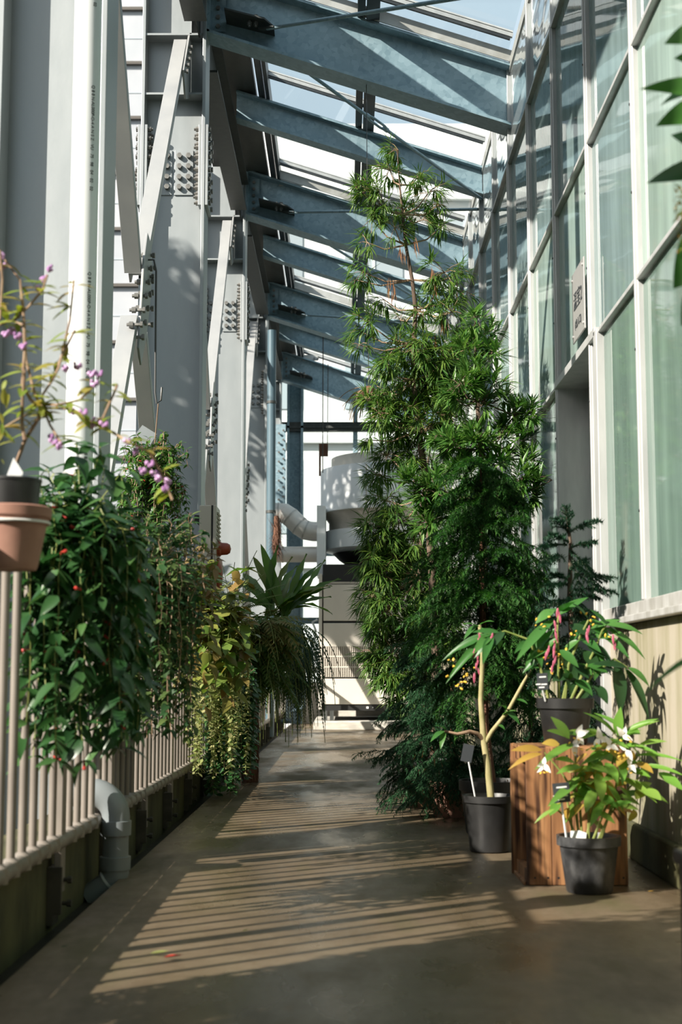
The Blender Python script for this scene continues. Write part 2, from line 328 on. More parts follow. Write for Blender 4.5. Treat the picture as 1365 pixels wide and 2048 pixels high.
class Fol:
    """many small leaves merged into one part (kind stuff)"""
    def __init__(s): s.m = []; s.r = []
    def add(s, m4, r=None, w_=1.0): s.m.append((m4, w_)); s.r.append(random.random() if r is None else r)
    def build(s, name, tmpl, mt, parent):
        if not s.m: return None
        tv, tf = tmpl; tv = np.asarray(tv, float); nv = len(tv); N = len(s.m)
        A = np.array([[list(row) for row in m4] for m4, _ in s.m]); W = np.array([w_ for _, w_ in s.m])
        P = np.repeat(tv[None], N, 0); P[:, :, 0] *= W[:, None]
        Q = np.einsum('nij,nkj->nki', A[:, :3, :3], P)+A[:, None, :3, 3]-np.array(ORIG[parent.name])[None, None]
        vs = Q.reshape(-1, 3); me = bpy.data.meshes.new(name)
        fl = np.concatenate([np.concatenate([np.array(f)+0 for f in tf])[None]+(np.arange(N)*nv)[:, None]], 1).reshape(-1)
        ls = np.array([len(f) for f in tf]); tot = np.tile(ls, N); st = np.concatenate([[0], np.cumsum(tot)[:-1]])
        me.vertices.add(len(vs)); me.vertices.foreach_set('co', vs.reshape(-1)); me.loops.add(len(fl)); me.loops.foreach_set('vertex_index', fl.astype(np.int32))
        me.polygons.add(len(tot)); me.polygons.foreach_set('loop_start', st.astype(np.int32)); me.polygons.foreach_set('loop_total', tot.astype(np.int32)); me.update(calc_edges=True)
        at = me.attributes.new('rnd', 'FLOAT', 'POINT'); at.data.foreach_set('value', np.repeat(np.array(s.r), nv).astype(np.float32))
        me.materials.append(mt); o = bpy.data.objects.new(name, me); col.objects.link(o); o.parent = parent; ORIG[o.name] = ORIG[parent.name]; o['kind'] = 'stuff'
        return o
def text_mesh(s, size, mt, ext=.0006):
    cu = bpy.data.curves.new('lettering', 'FONT'); cu.body = s; cu.size = size; cu.extrude = ext; cu.align_x = 'CENTER'; cu.align_y = 'CENTER'
    t = bpy.data.objects.new('lettering_source', cu); col.objects.link(t); dg = bpy.context.evaluated_depsgraph_get()
    me = bpy.data.meshes.new_from_object(t.evaluated_get(dg)); col.objects.unlink(t); bpy.data.objects.remove(t); me.materials.clear(); me.materials.append(mt); return me
def rdir(): 
    a = rng.normal(size=3); a /= np.linalg.norm(a); return V(a)
def curve(p0, p1, sag=0, n=8, wob=0):
    p0 = V(p0); p1 = V(p1); out = []
    for i in range(n+1):
        t = i/n; p = p0.lerp(p1, t); p.z += sag*4*t*(1-t); p += V((R(-wob, wob), R(-wob, wob), R(-wob, wob)))*(0 < i < n); out.append(p)
    return out

# ================================================================== SETTING
XW, XF, YE = 1.29, -1.0, 24.4                 # right wall face, fence line, end wall
XA, YA = 2.5, 19.4                            # the bay with the cooling unit widens to XA beyond YA
SL = .322                                     # roof fall towards the right wall
def roofz(x): return 5.52+SL*(XW-x)           # top of the rafters
fl = MB(); fl.bb(-.9, XW+.02, -3, YE+.1, -.16, 0); fl.bb(XW+.02, XA, YA, YE+.1, -.16, 0)
tag(fl.build('floor', M['floor'], bev=.006), kind='structure', label='damp stained concrete walkway floor')
tag(MB().bb(-1.04, -.9, -3, YE, -.18, -.09).build('trim_1', M['gutter']), 'dark wet gutter channel between walkway and railing kerb', kind='structure')
tag(MB().bb(-1.26, -1.035, -3, YE, -.6, .222).build('trim_2', M['kerb'], bev=.012), 'mossy green concrete kerb under the railing', kind='structure')
gr = MB(); gr.bb(-60, -1.26, -40, 90, -.8, -.6); gr.bb(XA+.3, 60, -40, 90, -.8, -.3); gr.bb(-1.26, XA+.3, YE+.3, 90, -.8, -.3); gr.bb(-1.26, 8, -40, -3, -.8, -.3)
tag(gr.build('ground', M['ground']), 'ground outside the glasshouse', kind='structure')
# right lower wall with the door opening Y 7.0 - 8.36
D0, D1 = 7.0, 8.36
wl = MB(); wl.bb(XW, XW+.22, -3, D0, 0, 1.035); wl.bb(XW, XW+.22, D1, YA, 0, 1.035); wl.bb(XW, XA, YA, YA+.15, 0, 1.035)
tag(wl.build('wall_right', M['render'], bev=.008), 'cream rendered low wall with green algae stains', kind='structure')
pl = MB(); pl.bb(XW-.035, XW, -3, D0-.02, -.0, .16); tag(pl.build('baseboard_right', M['kerb'], bev=.01), kind='structure')
sl = MB(); sl.bb(XW-.05, XW+.1, -3, D0, 1.035, 1.065); sl.bb(XW-.03, XW+.1, -3, D0, 1.065, 1.12); sl.bb(XW-.05, XW+.1, D1, YA, 1.035, 1.065); sl.bb(XW-.03, XW+.1, D1, YA, 1.065, 1.12)
tag(sl.build('trim_3', M['alu_dirty'], bev=.004), 'aluminium window sill along the low wall', kind='structure')
# glazed bays
mull = [6.03+1.165*k for k in range(-6, 12)]
ROWS = [(1.12, 2.50), (2.57, 3.555), (3.62, 4.74), (4.80, 5.50)]
def rail(mb, y0, y1, z0, z1):                                     # sloping-faced rail
    mb.prism([(XW-.03, y0, z0+.02), (XW-.03, y0, z0), (XW+.07, y0, z0), (XW+.07, y0, z1), (XW+.02, y0, z1)], (0, y1-y0, 0))
scr = MB().lathe([(1e-4, -.003), (.006, -.003), (.006, .003), (1e-4, .003)], 6).mesh('screw', M['ink'])
for k in range(len(mull)-1):
    y0, y1 = mull[k], mull[k+1]; wn = thing('window_%d' % (k+1), 'tall whitewashed glazing bay in the right wall', None, (XW, y0, 1.12))
    wn['kind'] = 'structure'
    isdoor = abs(y0-mull[7]) < .01
    MB().bb(XW-.025, XW+.06, y0-.024, y0+.024, 1.12, 5.52).bb(XW-.035, XW-.02, y0-.010, y0+.010, 1.12, 4.76).build('mullion', M['alu'], wn, bev=.004)
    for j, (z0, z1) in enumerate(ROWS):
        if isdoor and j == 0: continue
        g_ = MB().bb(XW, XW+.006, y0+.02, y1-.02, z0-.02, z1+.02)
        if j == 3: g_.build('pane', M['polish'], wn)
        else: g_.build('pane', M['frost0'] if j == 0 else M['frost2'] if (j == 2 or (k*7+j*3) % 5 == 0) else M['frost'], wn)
    for z0, z1 in ((2.5, 2.57), (3.555, 3.62), (4.74, 4.80)):
        rl = MB(); rail(rl, y0+.027, y1-.027, z0, z1); rl.build('rail', M['alu'], wn, bev=.003)
        for t in (.25, .75): inst('screw', scr, wn, orient((XW-.026+.01, y0+(y1-y0)*t, (z0+z1)/2), (0, 1, 0), (-1, 0, .4)))
    for z in (1.5, 2.2, 2.9, 3.3, 4.0, 4.4): inst('screw', scr, wn, orient((XW-.036, y0, z), (0, 1, 0), (-1, 0, 0)))
# top edge flashing along the wall
tag(MB().bb(XW-.01, XW+.06, -3, YA, 5.48, 5.56).build('trim_4', M['alu_dirty']), 'roof edge trim over the glazed wall', kind='structure')
# door
dr = thing('door_1', 'recessed aluminium sliding door in the glazed wall', None, (XW, D0, 0)); dr['kind'] = 'structure'
MB().bb(XW-.04, XW+.06, D0-.05, D0+.03, 0, 2.52).build('jamb', M['alu'], dr, bev=.004)
MB().bb(XW-.03, XW+.24, D1-.03, D1+.03, 0, 2.5).build('jamb', M['alu'], dr, bev=.004)
MB().bb(XW+.06, XW+.24, D0-.03, D0+.02, 0, 2.5).build('jamb_return', M['alu'], dr)
MB().bb(XW-.04, XW+.24, D0, D1, 2.495, 2.54).build('lintel', M['alu'], dr, bev=.003)
MB().bb(XW+.18, XW+.26, D0, D1, 2.36, 2.495).build('track_cover', M['alu'], dr, bev=.003)
MB().bb(XW+.08, XW+.28, D0, D1, -.01, .02).build('threshold', M['alu_dirty'], dr)
def leaf_door(y0, y1, x):
    lf = MB(); lf.bb(x, x+.035, y0, y0+.06, .02, 2.36); lf.bb(x, x+.035, y1-.06, y1, .02, 2.36); lf.bb(x, x+.035, y0, y1, .02, .14); lf.bb(x, x+.035, y0, y1, 2.28, 2.36); lf.bb(x, x+.035, y0, y1, 2.02, 2.07)
    o = lf.build('door_leaf', M['alu'], dr, bev=.003)
    MB().bb(x+.014, x+.02, y0+.06, y1-.06, .14, 2.02).build('pane', M['frost'], o); MB().bb(x+.014, x+.02, y0+.06, y1-.06, 2.07, 2.28).build('pane', M['frost'], o)
    MB().bb(x-.012, x, y0+.075, y0+.09, .95, 1.15).build('handle', M['blackbar'], o)
leaf_door(D0+.66, D1-.03, XW+.18); leaf_door(D0+.03, D0+.72, XW+.23)
# neighbouring glasshouse seen dimly through the whitewash
nb = MB(); nb.bb(5.6, 5.7, -4, 20, -.3, 6); nb.bb(XW+.1, 5.7, 19.6, 19.7, -.3, 6); nb.bb(XW+.22, 5.7, -4, 20, -.35, -.3)
tag(nb.build('wall_neighbour', M['nbwall']), 'pale wall of the neighbouring glasshouse behind the whitewashed panes', kind='structure')
tag(MB().bb(XW+.3, 5.7, -4, 20, 6.0, 6.05).build('ceiling_neighbour', M['nbwall']), 'roof of the neighbouring glasshouse', kind='structure')

# ------------------------------------------------------------------ roof glazing
RY = [6.3, 8.5, 10.7, 12.9, 15.1, 17.3, 19.5, 21.65, 23.8]
rf = thing('ceiling', 'sloping clear glass roof over the walkway', None, (0, 0, 5.5)); rf['kind'] = 'structure'
def rp(x, y, dz): return V((x, y, roofz(x)+dz))
bars = [4.1, 6.1, 8.35, 10.45, 12.6, 13.75, 14.85, 17.0, 19.35, 21.5, 23.9]
XG = -.72
for a, b_ in zip(bars[:-1], bars[1:]):
    xr = XW if b_ < YA+.1 else XA
    for x0, x1 in ((XG, .19), (.19, xr)):
        MB().quads([rp(x0, a, .17), rp(x1, a, .17), rp(x1, b_, .17), rp(x0, b_, .17)], [(0, 1, 2, 3)]).build('pane', M['glass'], rf)
for y in bars:
    xr = XW if y < YA else XA
    MB().bar(rp(XG-.02, y, .16), rp(xr, y, .16), .03, .03, (0, 1, 0)).bar(rp(XG-.02, y, .185), rp(xr, y, .185), .045, .012, (0, 1, 0)).build('glazing_bar', M['alu'], rf)
    MB().bar(rp(XG+.02, y, .13), rp(xr-.02, y, .13), .02, .022, (0, 1, 0)).build('gasket', M['blackbar'], rf)
MB().bar(rp(.13, -3, .07), rp(.13, YE, .07), .06, .14, (1, 0, 0)).bar(rp(.22, -3, .05), rp(.22, YE, .05), .10, .10, (1, 0, 0)).build('purlin', M['blackbar'], rf)
MB().bar(rp(XG, -3, .09), rp(XG, YE, .09), .035, .18).bar(rp(XG-.06, -3, .05), rp(XG-.06, YE, .05), .05, .1).build('glass_edge_bar', M['blackbar'], rf)
MB().bar(rp(XG-.17, -3, .06), rp(XG-.17, YE, .06), .11, .07).bar(rp(XG-.28, -3, .02), rp(XG-.28, YE, .02), .16, .04).build('gutter_flashing', M['flash'], rf)
MB().bar(rp(-1.22, -3, .12), rp(-1.22, YE, .12), .5, .03).build('eave_panel', M['flash'], rf)
# galvanised cleat strips over the main rafters
for y in (10.62, 15.0, 19.4):
    MB().bar(rp(XG, y-.05, .05), rp(XW, y-.05, .05), .012, .09, (0, 1, 0)).build('cleat_strip', M['alu_dirty'], rf)
# added ceiling and wall behind the viewer, cutting sky light on the walkway
tag(MB().bb(-1.7, XW+.3, -3.1, 4.05, 6.0, 6.1).build('ceiling_sky_block', M['flash']), 'unseen solid ceiling added behind the viewer to cut sky light', kind='structure')
tag(MB().bb(-1.7, XW+.3, -3.2, -3.1, -.2, 6.1).build('wall_sky_block', M['nbwall']), 'unseen plain wall added behind the viewer to cut sky light', kind='structure')
# ------------------------------------------------------------------ end wall
ew = thing('wall_back', 'glazed end wall behind the cooling unit', None, (0, YE, 0)); ew['kind'] = 'structure'
for x0, x1 in ((-1.6, -1.0), (-.72, .18), (.22, 1.3), (1.34, XA)):
    MB().bb(x0, x1, YE+.08, YE+.086, 2.95, 6.2 if x1 < 1 else 5.5).build('pane', M['glass'], ew)
    MB().bb(x0, x1, YE+.08, YE+.086, .7, 2.85).build('pane', M['glass'], ew)
MB().bb(-1.6, XA, YE, YE+.12, .0, .7).build('plinth', M['padconc'], ew)
MB().bb(-1.6, XA, YE, YE+.1, 2.85, 2.95).build('rail', M['rafter'], ew)
MB().bb(-1.1, XA, YE-.12, YE, 5.0, 5.16).bb(-1.1, XA, YE-.16, YE, 5.05, 5.09).build('beam', M['darksteel'], ew)
MB().bb(.14, .22, YE-.04, YE+.08, .7, 5.6).build('mullion', M['rafter'], ew); MB().bb(1.28, 1.35, YE-.04, YE+.08, .7, 5.4).build('mullion', M['rafter'], ew)
MB().bb(-1.0, -.96, YE-.16, YE+.06, 0, 6.1).bb(-.76, -.72, YE-.16, YE+.06, 0, 6.1).bb(-.97, -.74, YE-.03, YE-.01, 0, 6.1).build('post', M['rafter'], ew)
# widened bay shell
tag(MB().bb(XA, XA+.1, YA, YE+.1, 0, 5.2).build('wall_bay', M['bldg']), 'white side wall of the unit bay', kind='structure')

# ------------------------------------------------------------------ outside
b1 = thing('siding_building', 'pale building clad in horizontal siding with dark ledges, beyond the columns', 'building', (-9, 36, -.6))
MB().bb(-24, -3.3, 36, 44, -.6, 22).build('wall', M['siding'], b1)
z = .3
while z < 21:
    MB().bb(-24, -3.3, 35.88, 36, z, z+.08).build('ledge', M['ledge'], b1)
    MB().bb(-24, -3.3, 35.985, 36, z+.74, z+.765).build('joint', M['bwin'], b1); z += 1.5
b3 = thing('sky_block_building', 'unseen long grey building added far to the left to block low sky', 'building', (-17, 6, -.6))  # added out of view to screen off low sky light
MB().bb(-20, -15, -30, 33, -.6, 8.6).build('wall', M['ground'], b3)
for k in range(12): MB().bb(-15, -14.95, -26+k*5, -23.5+k*5, 1.2, 6.5).build('window', M['bwin'], b3)
b2 = thing('white_building', 'large white building with pale windows behind the end wall and roof', 'building', (4, 36, -.6))
MB().bb(-3.2, 26, 36, 46, -.6, 15.2).build('wall', M['bldg'], b2)
for fz in (1.2, 4.4, 7.6, 10.8):
    MB().bb(-3.2, 26, 35.8, 36, fz+2.3, fz+2.5).build('floor_band', M['bldg'], b2)
    for i in range(11):
        x = -2.6+i*2.6; o = MB().bb(x, x+1.5, 35.96, 36.0, fz, fz+1.9).build('window', M['bwin'], b2); MB().bb(x+.72, x+.78, 35.93, 35.96, fz, fz+1.9).build('window_bar', M['bldg'], o)

# ================================================================== STEEL FRAME
hexp = [(math.cos(PI*i/3), math.sin(PI*i/3)) for i in range(6)]
def bolt_mesh(name, r, grip, mt=M['bolt'], head=.016, nut=.024, tail=.014):   # axis Z, centred
    t_ = grip/2; q = r*.55
    return MB().lathe([(1e-4, t_+head), (r, t_+head), (r, t_), (q, t_), (q, -t_), (r, -t_), (r, -t_-nut), (q, -t_-nut), (q, -t_-nut-tail), (1e-4, -t_-nut-tail)], 6).mesh(name, mt)
BF = bolt_mesh('bolt', .020, .075); BW = bolt_mesh('bolt', .021, .05, head=.03); BG = bolt_mesh('bolt', .019, .04)
X0, X1 = -1.57, -1.075; HW = .15; XM = (X0+X1)/2
def column(y, label, splice=True, top=6.35):
    t = thing('steel_column', label, 'column', (XM, y, -.6), 'steel columns along the left side')
    MB().bb(X0, X0+.026, y-HW, y+HW, -.6, top).build('flange', M['steel'], t, bev=.003)
    MB().bb(X1-.026, X1, y-HW, y+HW, -.6, top-.1).build('flange', M['steel'], t, bev=.003)
    MB().bb(X0+.02, X1-.02, y-.009, y+.009, -.6, top).build('web', M['steel'], t)
    for z in (5.75, 5.27): MB().bb(X0+.02, X1-.02, y-HW+.01, y+HW-.01, z-.008, z+.008).build('stiffener', M['steel'], t)
    MB().bb(X1-.13, X1-.115, y-HW+.01, y-.005, 5.75, top).build('stiffener', M['steel'], t)
    if splice:
        z0, z1 = 4.38, 5.02
        for x, s_ in ((X0, -1), (X1, 1)):
            xo = x+s_*.012; xi = x-s_*.038
            for yy in (-1, 1):
                MB().bb(xi-.012, xi+.012, y+yy*.035, y+yy*(HW-.005), z0, z1).build('splice_plate', M['steel'], t, bev=.002)
            MB().bb(xo-.012, xo+.012, y-HW+.005, y+HW-.005, z0, z1).build('splice_plate', M['steel'], t, bev=.002)
            for i in range(8):
                zz = z0+.04+i*.073+(.03 if i > 3 else 0)
                for yo in (-.115, -.065):
                    inst('bolt', BF, t, orient((x-s_*.013, y+yo, zz+(.03 if yo < -.1 else 0)), (0, 0, 1), (s_, 0, 0)))
                inst('bolt', BF, t, orient((x-s_*.013, y+.09, zz), (0, 0, 1), (s_, 0, 0)))
        z0, z1 = 4.50, 4.86
        for xa, xb in ((XM-.17, XM-.02), (XM+.0, XM+.145)):
            MB().bb(xa, xb, y-.021, y-.009, z0, z1).build('splice_plate', M['steel'], t, bev=.002)
            for zz in (z0+.06, z0+.14, z0+.225, z0+.31):
                for f_ in (.27, .76): inst('bolt', BW, t, orient((xa+(xb-xa)*f_, y, zz), (0, 0, 1), (0, -1, 0)))
    return t
CY = [6.3, 10.7, 15.1, 19.5, 23.8]
column(-2.5, 'steel column behind the viewer on the left', False); column(1.9, 'steel column just outside the view on the near left', False)
column(6.3, 'nearest grey steel column behind the pale downpipe', False)
column(10.7, 'tall grey steel column with eight-bolt web plate, second from the viewer')
column(15.1, 'grey steel column with bolted splice, third from the viewer')
column(19.5, 'grey steel column next to the blue downpipe, fourth from the viewer')
t = column(23.8, 'far end steel column with a studded bolt plate facing the walkway')
MB().bb(X1-.04, X1+.005, 23.62, 23.64, 1.6, 4.4).build('bolt_plate', M['steel'], t)
MB().bb(X1-.22, X1+.08, 23.60, 23.615, 3.6, 5.0).build('bolt_plate', M['rafter'], t)
for i in range(8):
    for x in (-.03, .045): inst('bolt', BF, t, orient((X1+x, 23.61, 3.72+i*.16+(.05 if x > 0 else 0)), (0, 0, 1), (0, -1, 0)))
# rafters
rl_names = {6.3: 'deep steel rafter overhead, nearest to the viewer', 8.5: 'shallow steel rafter overhead between the two nearest deep rafters',
 10.7: 'deep blue-grey rafter crossing the top of the picture with sun streaks', 12.9: 'shallow rafter just beyond the deepest sunlit rafter, crossed by a tie rod',
 15.1: 'deep galvanised rafter behind the tree top, with spangled web', 17.3: 'shallow rafter third shallow one from the viewer', 19.5: 'deep rafter level with the blue downpipe',
 21.65: 'shallow rafter crossed by the hanging wires', 23.8: 'last deep rafter against the bright end wall'}
for i, y in enumerate(RY):
    major = i % 2 == 0; h_ = .5 if major else .27; w_ = .24 if major else .16; xr = XW-.005 if y < YA else XA
    xl = X1 if major else -1.02
    t = thing('steel_rafter', rl_names[y], 'rafter', (0, y, roofz(0)-h_), 'roof rafters')
    ca = math.cos(math.atan(SL)); hh = h_*ca
    p0 = V((xl, y, roofz(xl)-h_/2)); p1 = V((xr, y, roofz(xr)-h_/2))
    # sections cut plumb at both ends
    for nm, za, zb, wd in (('web', -h_/2+.01, h_/2-.01, .012), ('flange', h_/2-.022, h_/2, w_), ('flange', -h_/2, -h_/2+.022, w_)):
        MB().prism([(p0.x, y-wd/2, p0.z+za), (p1.x, y-wd/2, p1.z+za), (p1.x, y-wd/2, p1.z+zb), (p0.x, y-wd/2, p0.z+zb)], (0, wd, 0)).build(nm, M['rafter'], t)
    if major:
        MB().bb(xl, xl+.02, y-w_/2, y+w_/2, p0.z-h_/2, p0.z+h_/2).build('end_plate', M['rafter'], t)
        MB().bb(xl+.02, xl+.14, y-.03, y-.018, p0.z-h_/2+.04, p0.z+h_/2-.08).build('cleat', M['rafter'], t)
        for k in range(5): inst('bolt', BG, t, orient((xl+.08, y-.01, p0.z-h_/2+.08+k*.075), (0, 0, 1), (0, -1, 0)))
        # gusset for the tie rods
        zg = roofz(-.75)-h_+.16
        MB().prism([(-.93, y-.005, zg+.07), (-.93, y-.24, zg+.08), (-.62, y-.24, zg+.0), (-.55, y-.14, zg-.02), (-.55, y-.005, zg-.03)], (0, 0, -.014)).build('gusset_plate', M['darksteel'], t)
        for k in (0, 1): inst('bolt', BG, t, orient((-.74+k*.05, y-.16, zg+.02), (0, 1, 0), (0, 0, 1)))
        MB().bb(-.72, -.46, y-.02, y-.008, roofz(-.6)+.0, roofz(-.6)+.10).build('cleat', M['alu_dirty'], t)
        for k in (0, 1): inst('bolt', BG, t, orient((-.52+k*.06, y-.02, roofz(-.52)+.06), (0, 0, 1), (0, -1, 0)))
# eave beams between the columns
for a, b_, nm in ((-2.5, 1.9, 'behind the viewer'), (1.9, 6.3, 'above the nearest bay'), (6.3, 10.7, 'between the first and second column'), (10.7, 15.1, 'running dark beside the second and third column'), (15.1, 19.5, 'between the third and fourth column'), (19.5, 23.8, 'in the last bay')):
    t = thing('eave_beam', 'dark steel eave beam '+nm, 'beam', (-1.13, (a+b_)/2, 5.72), 'eave beams')
    MB().bb(-1.215, -1.045, a+.5, b_-.42, 5.72, 5.74).build('flange', M['darksteel'], t)
    MB().bb(-1.138, -1.126, a+.1, b_-.1, 5.74, 6.1).build('web', M['darksteel'], t)
    MB().bb(-1.215, -1.045, a+.16, b_-.16, 6.09, 6.11).build('flange', M['darksteel'], t)
# cross braces between the columns
XB = -1.27
def brace_bay(y0, y1, where):
    ym = (y0+y1)/2-.1; zm = 3.12; zt, zb = 5.66, .58
    for nm, pa, pb in (('rising away', (XB, y1-.16, zt), (XB, y0+.1, zb)), ('rising towards the viewer', (XB, y0+.16, zt), (XB, y1-.1, zb))):
        t = thing('diagonal_brace', 'diagonal steel brace '+nm+' '+where, 'brace', pb, 'cross braces between the columns')
        pa, pb = V(pa), V(pb); c = V((XB, ym, zm)); 
        for q0, q1 in ((pa, c+(pa-c).normalized()*.12), (c+(pb-c).normalized()*.30, pb)):
            MB().bar(q0, q1, .10, .016, (1, 0, 0), (0, -.03)).bar(q0, q1, .014, .06, (1, 0, 0), (.043, 0)).bar(q0, q1, .014, .06, (1, 0, 0), (-.043, 0)).build('bar', M['brace'], t, bev=.002)
        if nm == 'rising away':
            g = V((XB+.056, ym, zm)); d1 = (pa-c).normalized(); d2 = V((0, -d1.z, d1.y))
            pts = [g+V(q) for q in ((0, .16, .34), (0, .02, .36), (0, -.10, .16), (0, -.26, -.42), (0, -.16, -.5), (0, .04, -.28), (0, .2, .0), (0, .24, .22))]
            MB().prism(pts, (.014, 0, 0)).build('gusset_plate', M['brace'], t, bev=.002)
            for k in range(6):
                for sgn in (-1, 1):
                    p = c+d1*(-.42+k*.145)+d2*(.045*sgn); inst('bolt', BG, t, orient((XB+.06, p.y, p.z), (0, 1, 0), (1, 0, 0)))
            for k in range(4): p = c+V((0, -.06+.0*k, .12-.1*k)); inst('bolt', BG, t, orient((XB+.06, p.y+.2, p.z), (0, 1, 0), (1, 0, 0)))
            MB().prism([(XB+.052, y1-.02, 5.74), (XB+.052, y1-.14, 5.74), (XB+.052, y1-.5, 5.30), (XB+.052, y1-.34, 5.14), (XB+.052, y1-.02, 5.28)], (.014, 0, 0)).build('gusset_plate', M['brace'], t)
            for k in range(5): p = pa+(c-pa).normalized()*(.06+.1*k); inst('bolt', BG, t, orient((XB+.06, p.y, p.z), (0, 1, 0), (1, 0, 0)))
brace_bay(6.3, 10.7, 'left of the second column'); brace_bay(10.7, 15.1, 'left of the third column'); brace_bay(15.1, 19.5, 'left of the fourth column'); brace_bay(19.5, 23.8, 'in the last bay')
# roof tie rods with turnbuckles
for ym, name in ((6.3, 'nearest'), (10.7, 'second'), (15.1, 'third'), (19.5, 'fourth')):
    for dy, dd in ((-2.05, 'towards the viewer'), (2.05, 'away from the viewer')):
        z0 = roofz(-.62)-.36; p0 = V((-.60, ym+(-.18 if dy < 0 else .10), z0)); p1 = V((XW-.03, ym+dy, roofz(XW)-.34))
        t = thing('tie_rod', 'round steel tie rod with turnbuckle from the %s deep rafter, running %s' % (name, dd), 'tie rod', p0, 'roof tie rods')
        c = p0.lerp(p1, .47); d = (p1-p0).normalized(); sd_ = d.cross(V((0, 0, 1))).normalized()
        MB().tube([p0, c-d*.10], .015, 10).tube([c+d*.10, p1], .015, 10).build('rod', M['rafter'], t, True)
        if dy > 0:
            tb = MB()
            for s_ in (-1, 1): tb.tube([c-d*.13, c-d*.10+sd_*.018*s_, c-d*.07+sd_*.026*s_, c+d*.07+sd_*.026*s_, c+d*.10+sd_*.018*s_, c+d*.13], .011, 8)
            tb.tube([c-d*.14, c-d*.09], .022, 8).tube([c+d*.09, c+d*.14], .022, 8); tb.build('turnbuckle', M['rafter'], t, True)
        else: MB().tube([c-d*.11, c+d*.11], .0155, 10).build('coupling', M['rafter'], t, True)
        MB().bar(p0-d*.08, p0+d*.1, .05, .012, sd_).build('fork_end', M['darksteel'], t)
# pale downpipe beside the nearest column
DPX, DPY, DPR = -1.10, 5.82, .058
t = thing('downpipe', 'pale round plastic downpipe in front of the nearest steel column', 'pipe', (DPX, DPY, .35))
MB().tube([(DPX, DPY, .5), (DPX, DPY, 6.2)], DPR, 32).build('pipe', M['pvc_white'], t, True)
for z in (1.62, 3.9):
    cl = MB(); cl.lathe([(DPR+.001, z-.016), (DPR+.006, z-.014), (DPR+.006, z+.014), (DPR+.001, z+.016)], 32, (DPX, DPY, 0)); cl.bb(DPX-.005, DPX+.03, DPY-DPR-.03, DPY-DPR, z-.013, z+.013); cl.build('clamp', M['alu_dirty'], t, True)
an = math.radians(-52)
for zc, sz in ((3.05, 1), (3.86, 1), (2.24, 1), (1.5, 1)):
    me = text_mesh('Q 8 8 N-AL000P-O-4 A N S Z   VU   75   98   04   02   02', .021, M['ink'])
    nrm = V((math.cos(an), math.sin(an), 0)); p = V((DPX, DPY, zc))+nrm*(DPR+.0008)
    dn = V((0, 0, -1)); upv = nrm.cross(dn); m4 = Mx((dn*.92, upv, nrm)).transposed().to_4x4(); m4.translation = p; inst('printed_marking', me, t, m4)
# elbow drain at the floor
ep = PZ(236, 1765, 0); EX, EYY = -.905, 5.82
t = thing('drain_elbow', 'grey plastic drain elbow poking through the railing to the floor', 'pipe', (EX, EYY, 0))
q = [V((-1.12, EYY, .335)), V((-1.02, EYY, .335))]+[V((-1.02+.10*math.sin(a), EYY, .235+.10*math.cos(a))) for a in [PI/2*k/8 for k in range(1, 9)]]
MB().tube(q+[V((-.92, EYY, .20))], .056, 24).build('upper_bend', M['pvc'], t, True)
MB().tube([(-.92, EYY, .2), (-.92, EYY, .03)], .052, 24).build('pipe', M['pvc'], t, True)
for z0, z1 in ((.165, .225), (.03, .085)): MB().lathe([(.050, z0), (.061, z0+.002), (.062, z1-.002), (.050, z1)], 28, (-.92, EYY, 0)).build('collar', M['pvc'], t, True)
MB().tube([(-.92, EYY, .05), (-.92, EYY, .02), (-.925, EYY, -.005), (-.945, EYY, -.03), (-.98, EYY, -.055), (-1.02, EYY, -.085)], .056, 24).build('lower_bend', M['pvc'], t, True)
MB().tube([(-.935, EYY, -.018), (-.942, EYY, -.024)], .0585, 24).build('seam', M['pvc_white'], t, True)
# blue downpipe further back
t = thing('downpipe', 'blue-grey downpipe standing in front of the fourth column', 'pipe', (-1.0, 19.1, 0))
MB().tube([(-1.0, 19.1, 0), (-1.0, 19.1, 5.5)], .06, 20).build('pipe', M['bluepipe'], t, True)
for z in (1.5, 3.0, 4.5): MB().lathe([(.061, z-.02), (.068, z-.018), (.068, z+.018), (.061, z+.02)], 20, (-1.0, 19.1, 0)).build('clamp', M['darksteel'], t, True)

# ================================================================== RAILING
rail_t = thing('guard_railing', 'beige tubular guard railing along the left side of the walkway', 'railing', (XF, 10, .19))
posts = [5.1+1.06*k for k in range(-5, 18)]
BAL = MB().tube([(0, 0, .22), (0, 0, 1.15)], .0135, 10).mesh('baluster', M['fence'], True)
SAD = MB().lathe([(.0001, .0), (.030, .0), (.031, .02), (.027, .045), (.014, .055)], 14).mesh('socket', M['fence'], True)
BB = bolt_mesh('bolt', .013, .02, M['bracket'])
MB().tube([(XF, posts[0], .225), (XF, posts[-1], .225)], .027, 14).build('bottom_rail', M['fence'], rail_t, True)
MB().tube([(XF, posts[0], 1.16), (XF, posts[-1], 1.16)], .024, 14).build('top_rail', M['fence'], rail_t, True)
for i, y in enumerate(posts):
    MB().bb(XF-.014, XF+.012, y-.035, y+.035, .05, 1.17).build('post', M['fence'], rail_t, bev=.003)
    br = MB().bb(XF-.035, XF-.012, y-.05, y+.05, -.06, .14).bb(XF-.015, XF+.017, y-.05, y-.035, -.02, .14).build('bracket', M['bracket'], rail_t, bev=.002)
    if y < 16:
        for z in (.01, .09): inst('bolt', BB, br, orient((XF+.015, y+.012, z), (0, 1, 0), (1, 0, 0)))
    if i < len(posts)-1 and y < 17.5:
        for k in range(6):
            yy = y+1.06*(k+1)/7; inst('baluster', BAL, rail_t, Mx.Translation((XF, yy, 0)))
            if y < 12: inst('socket', SAD, rail_t, Mx.Translation((XF, yy, .225-.02)))

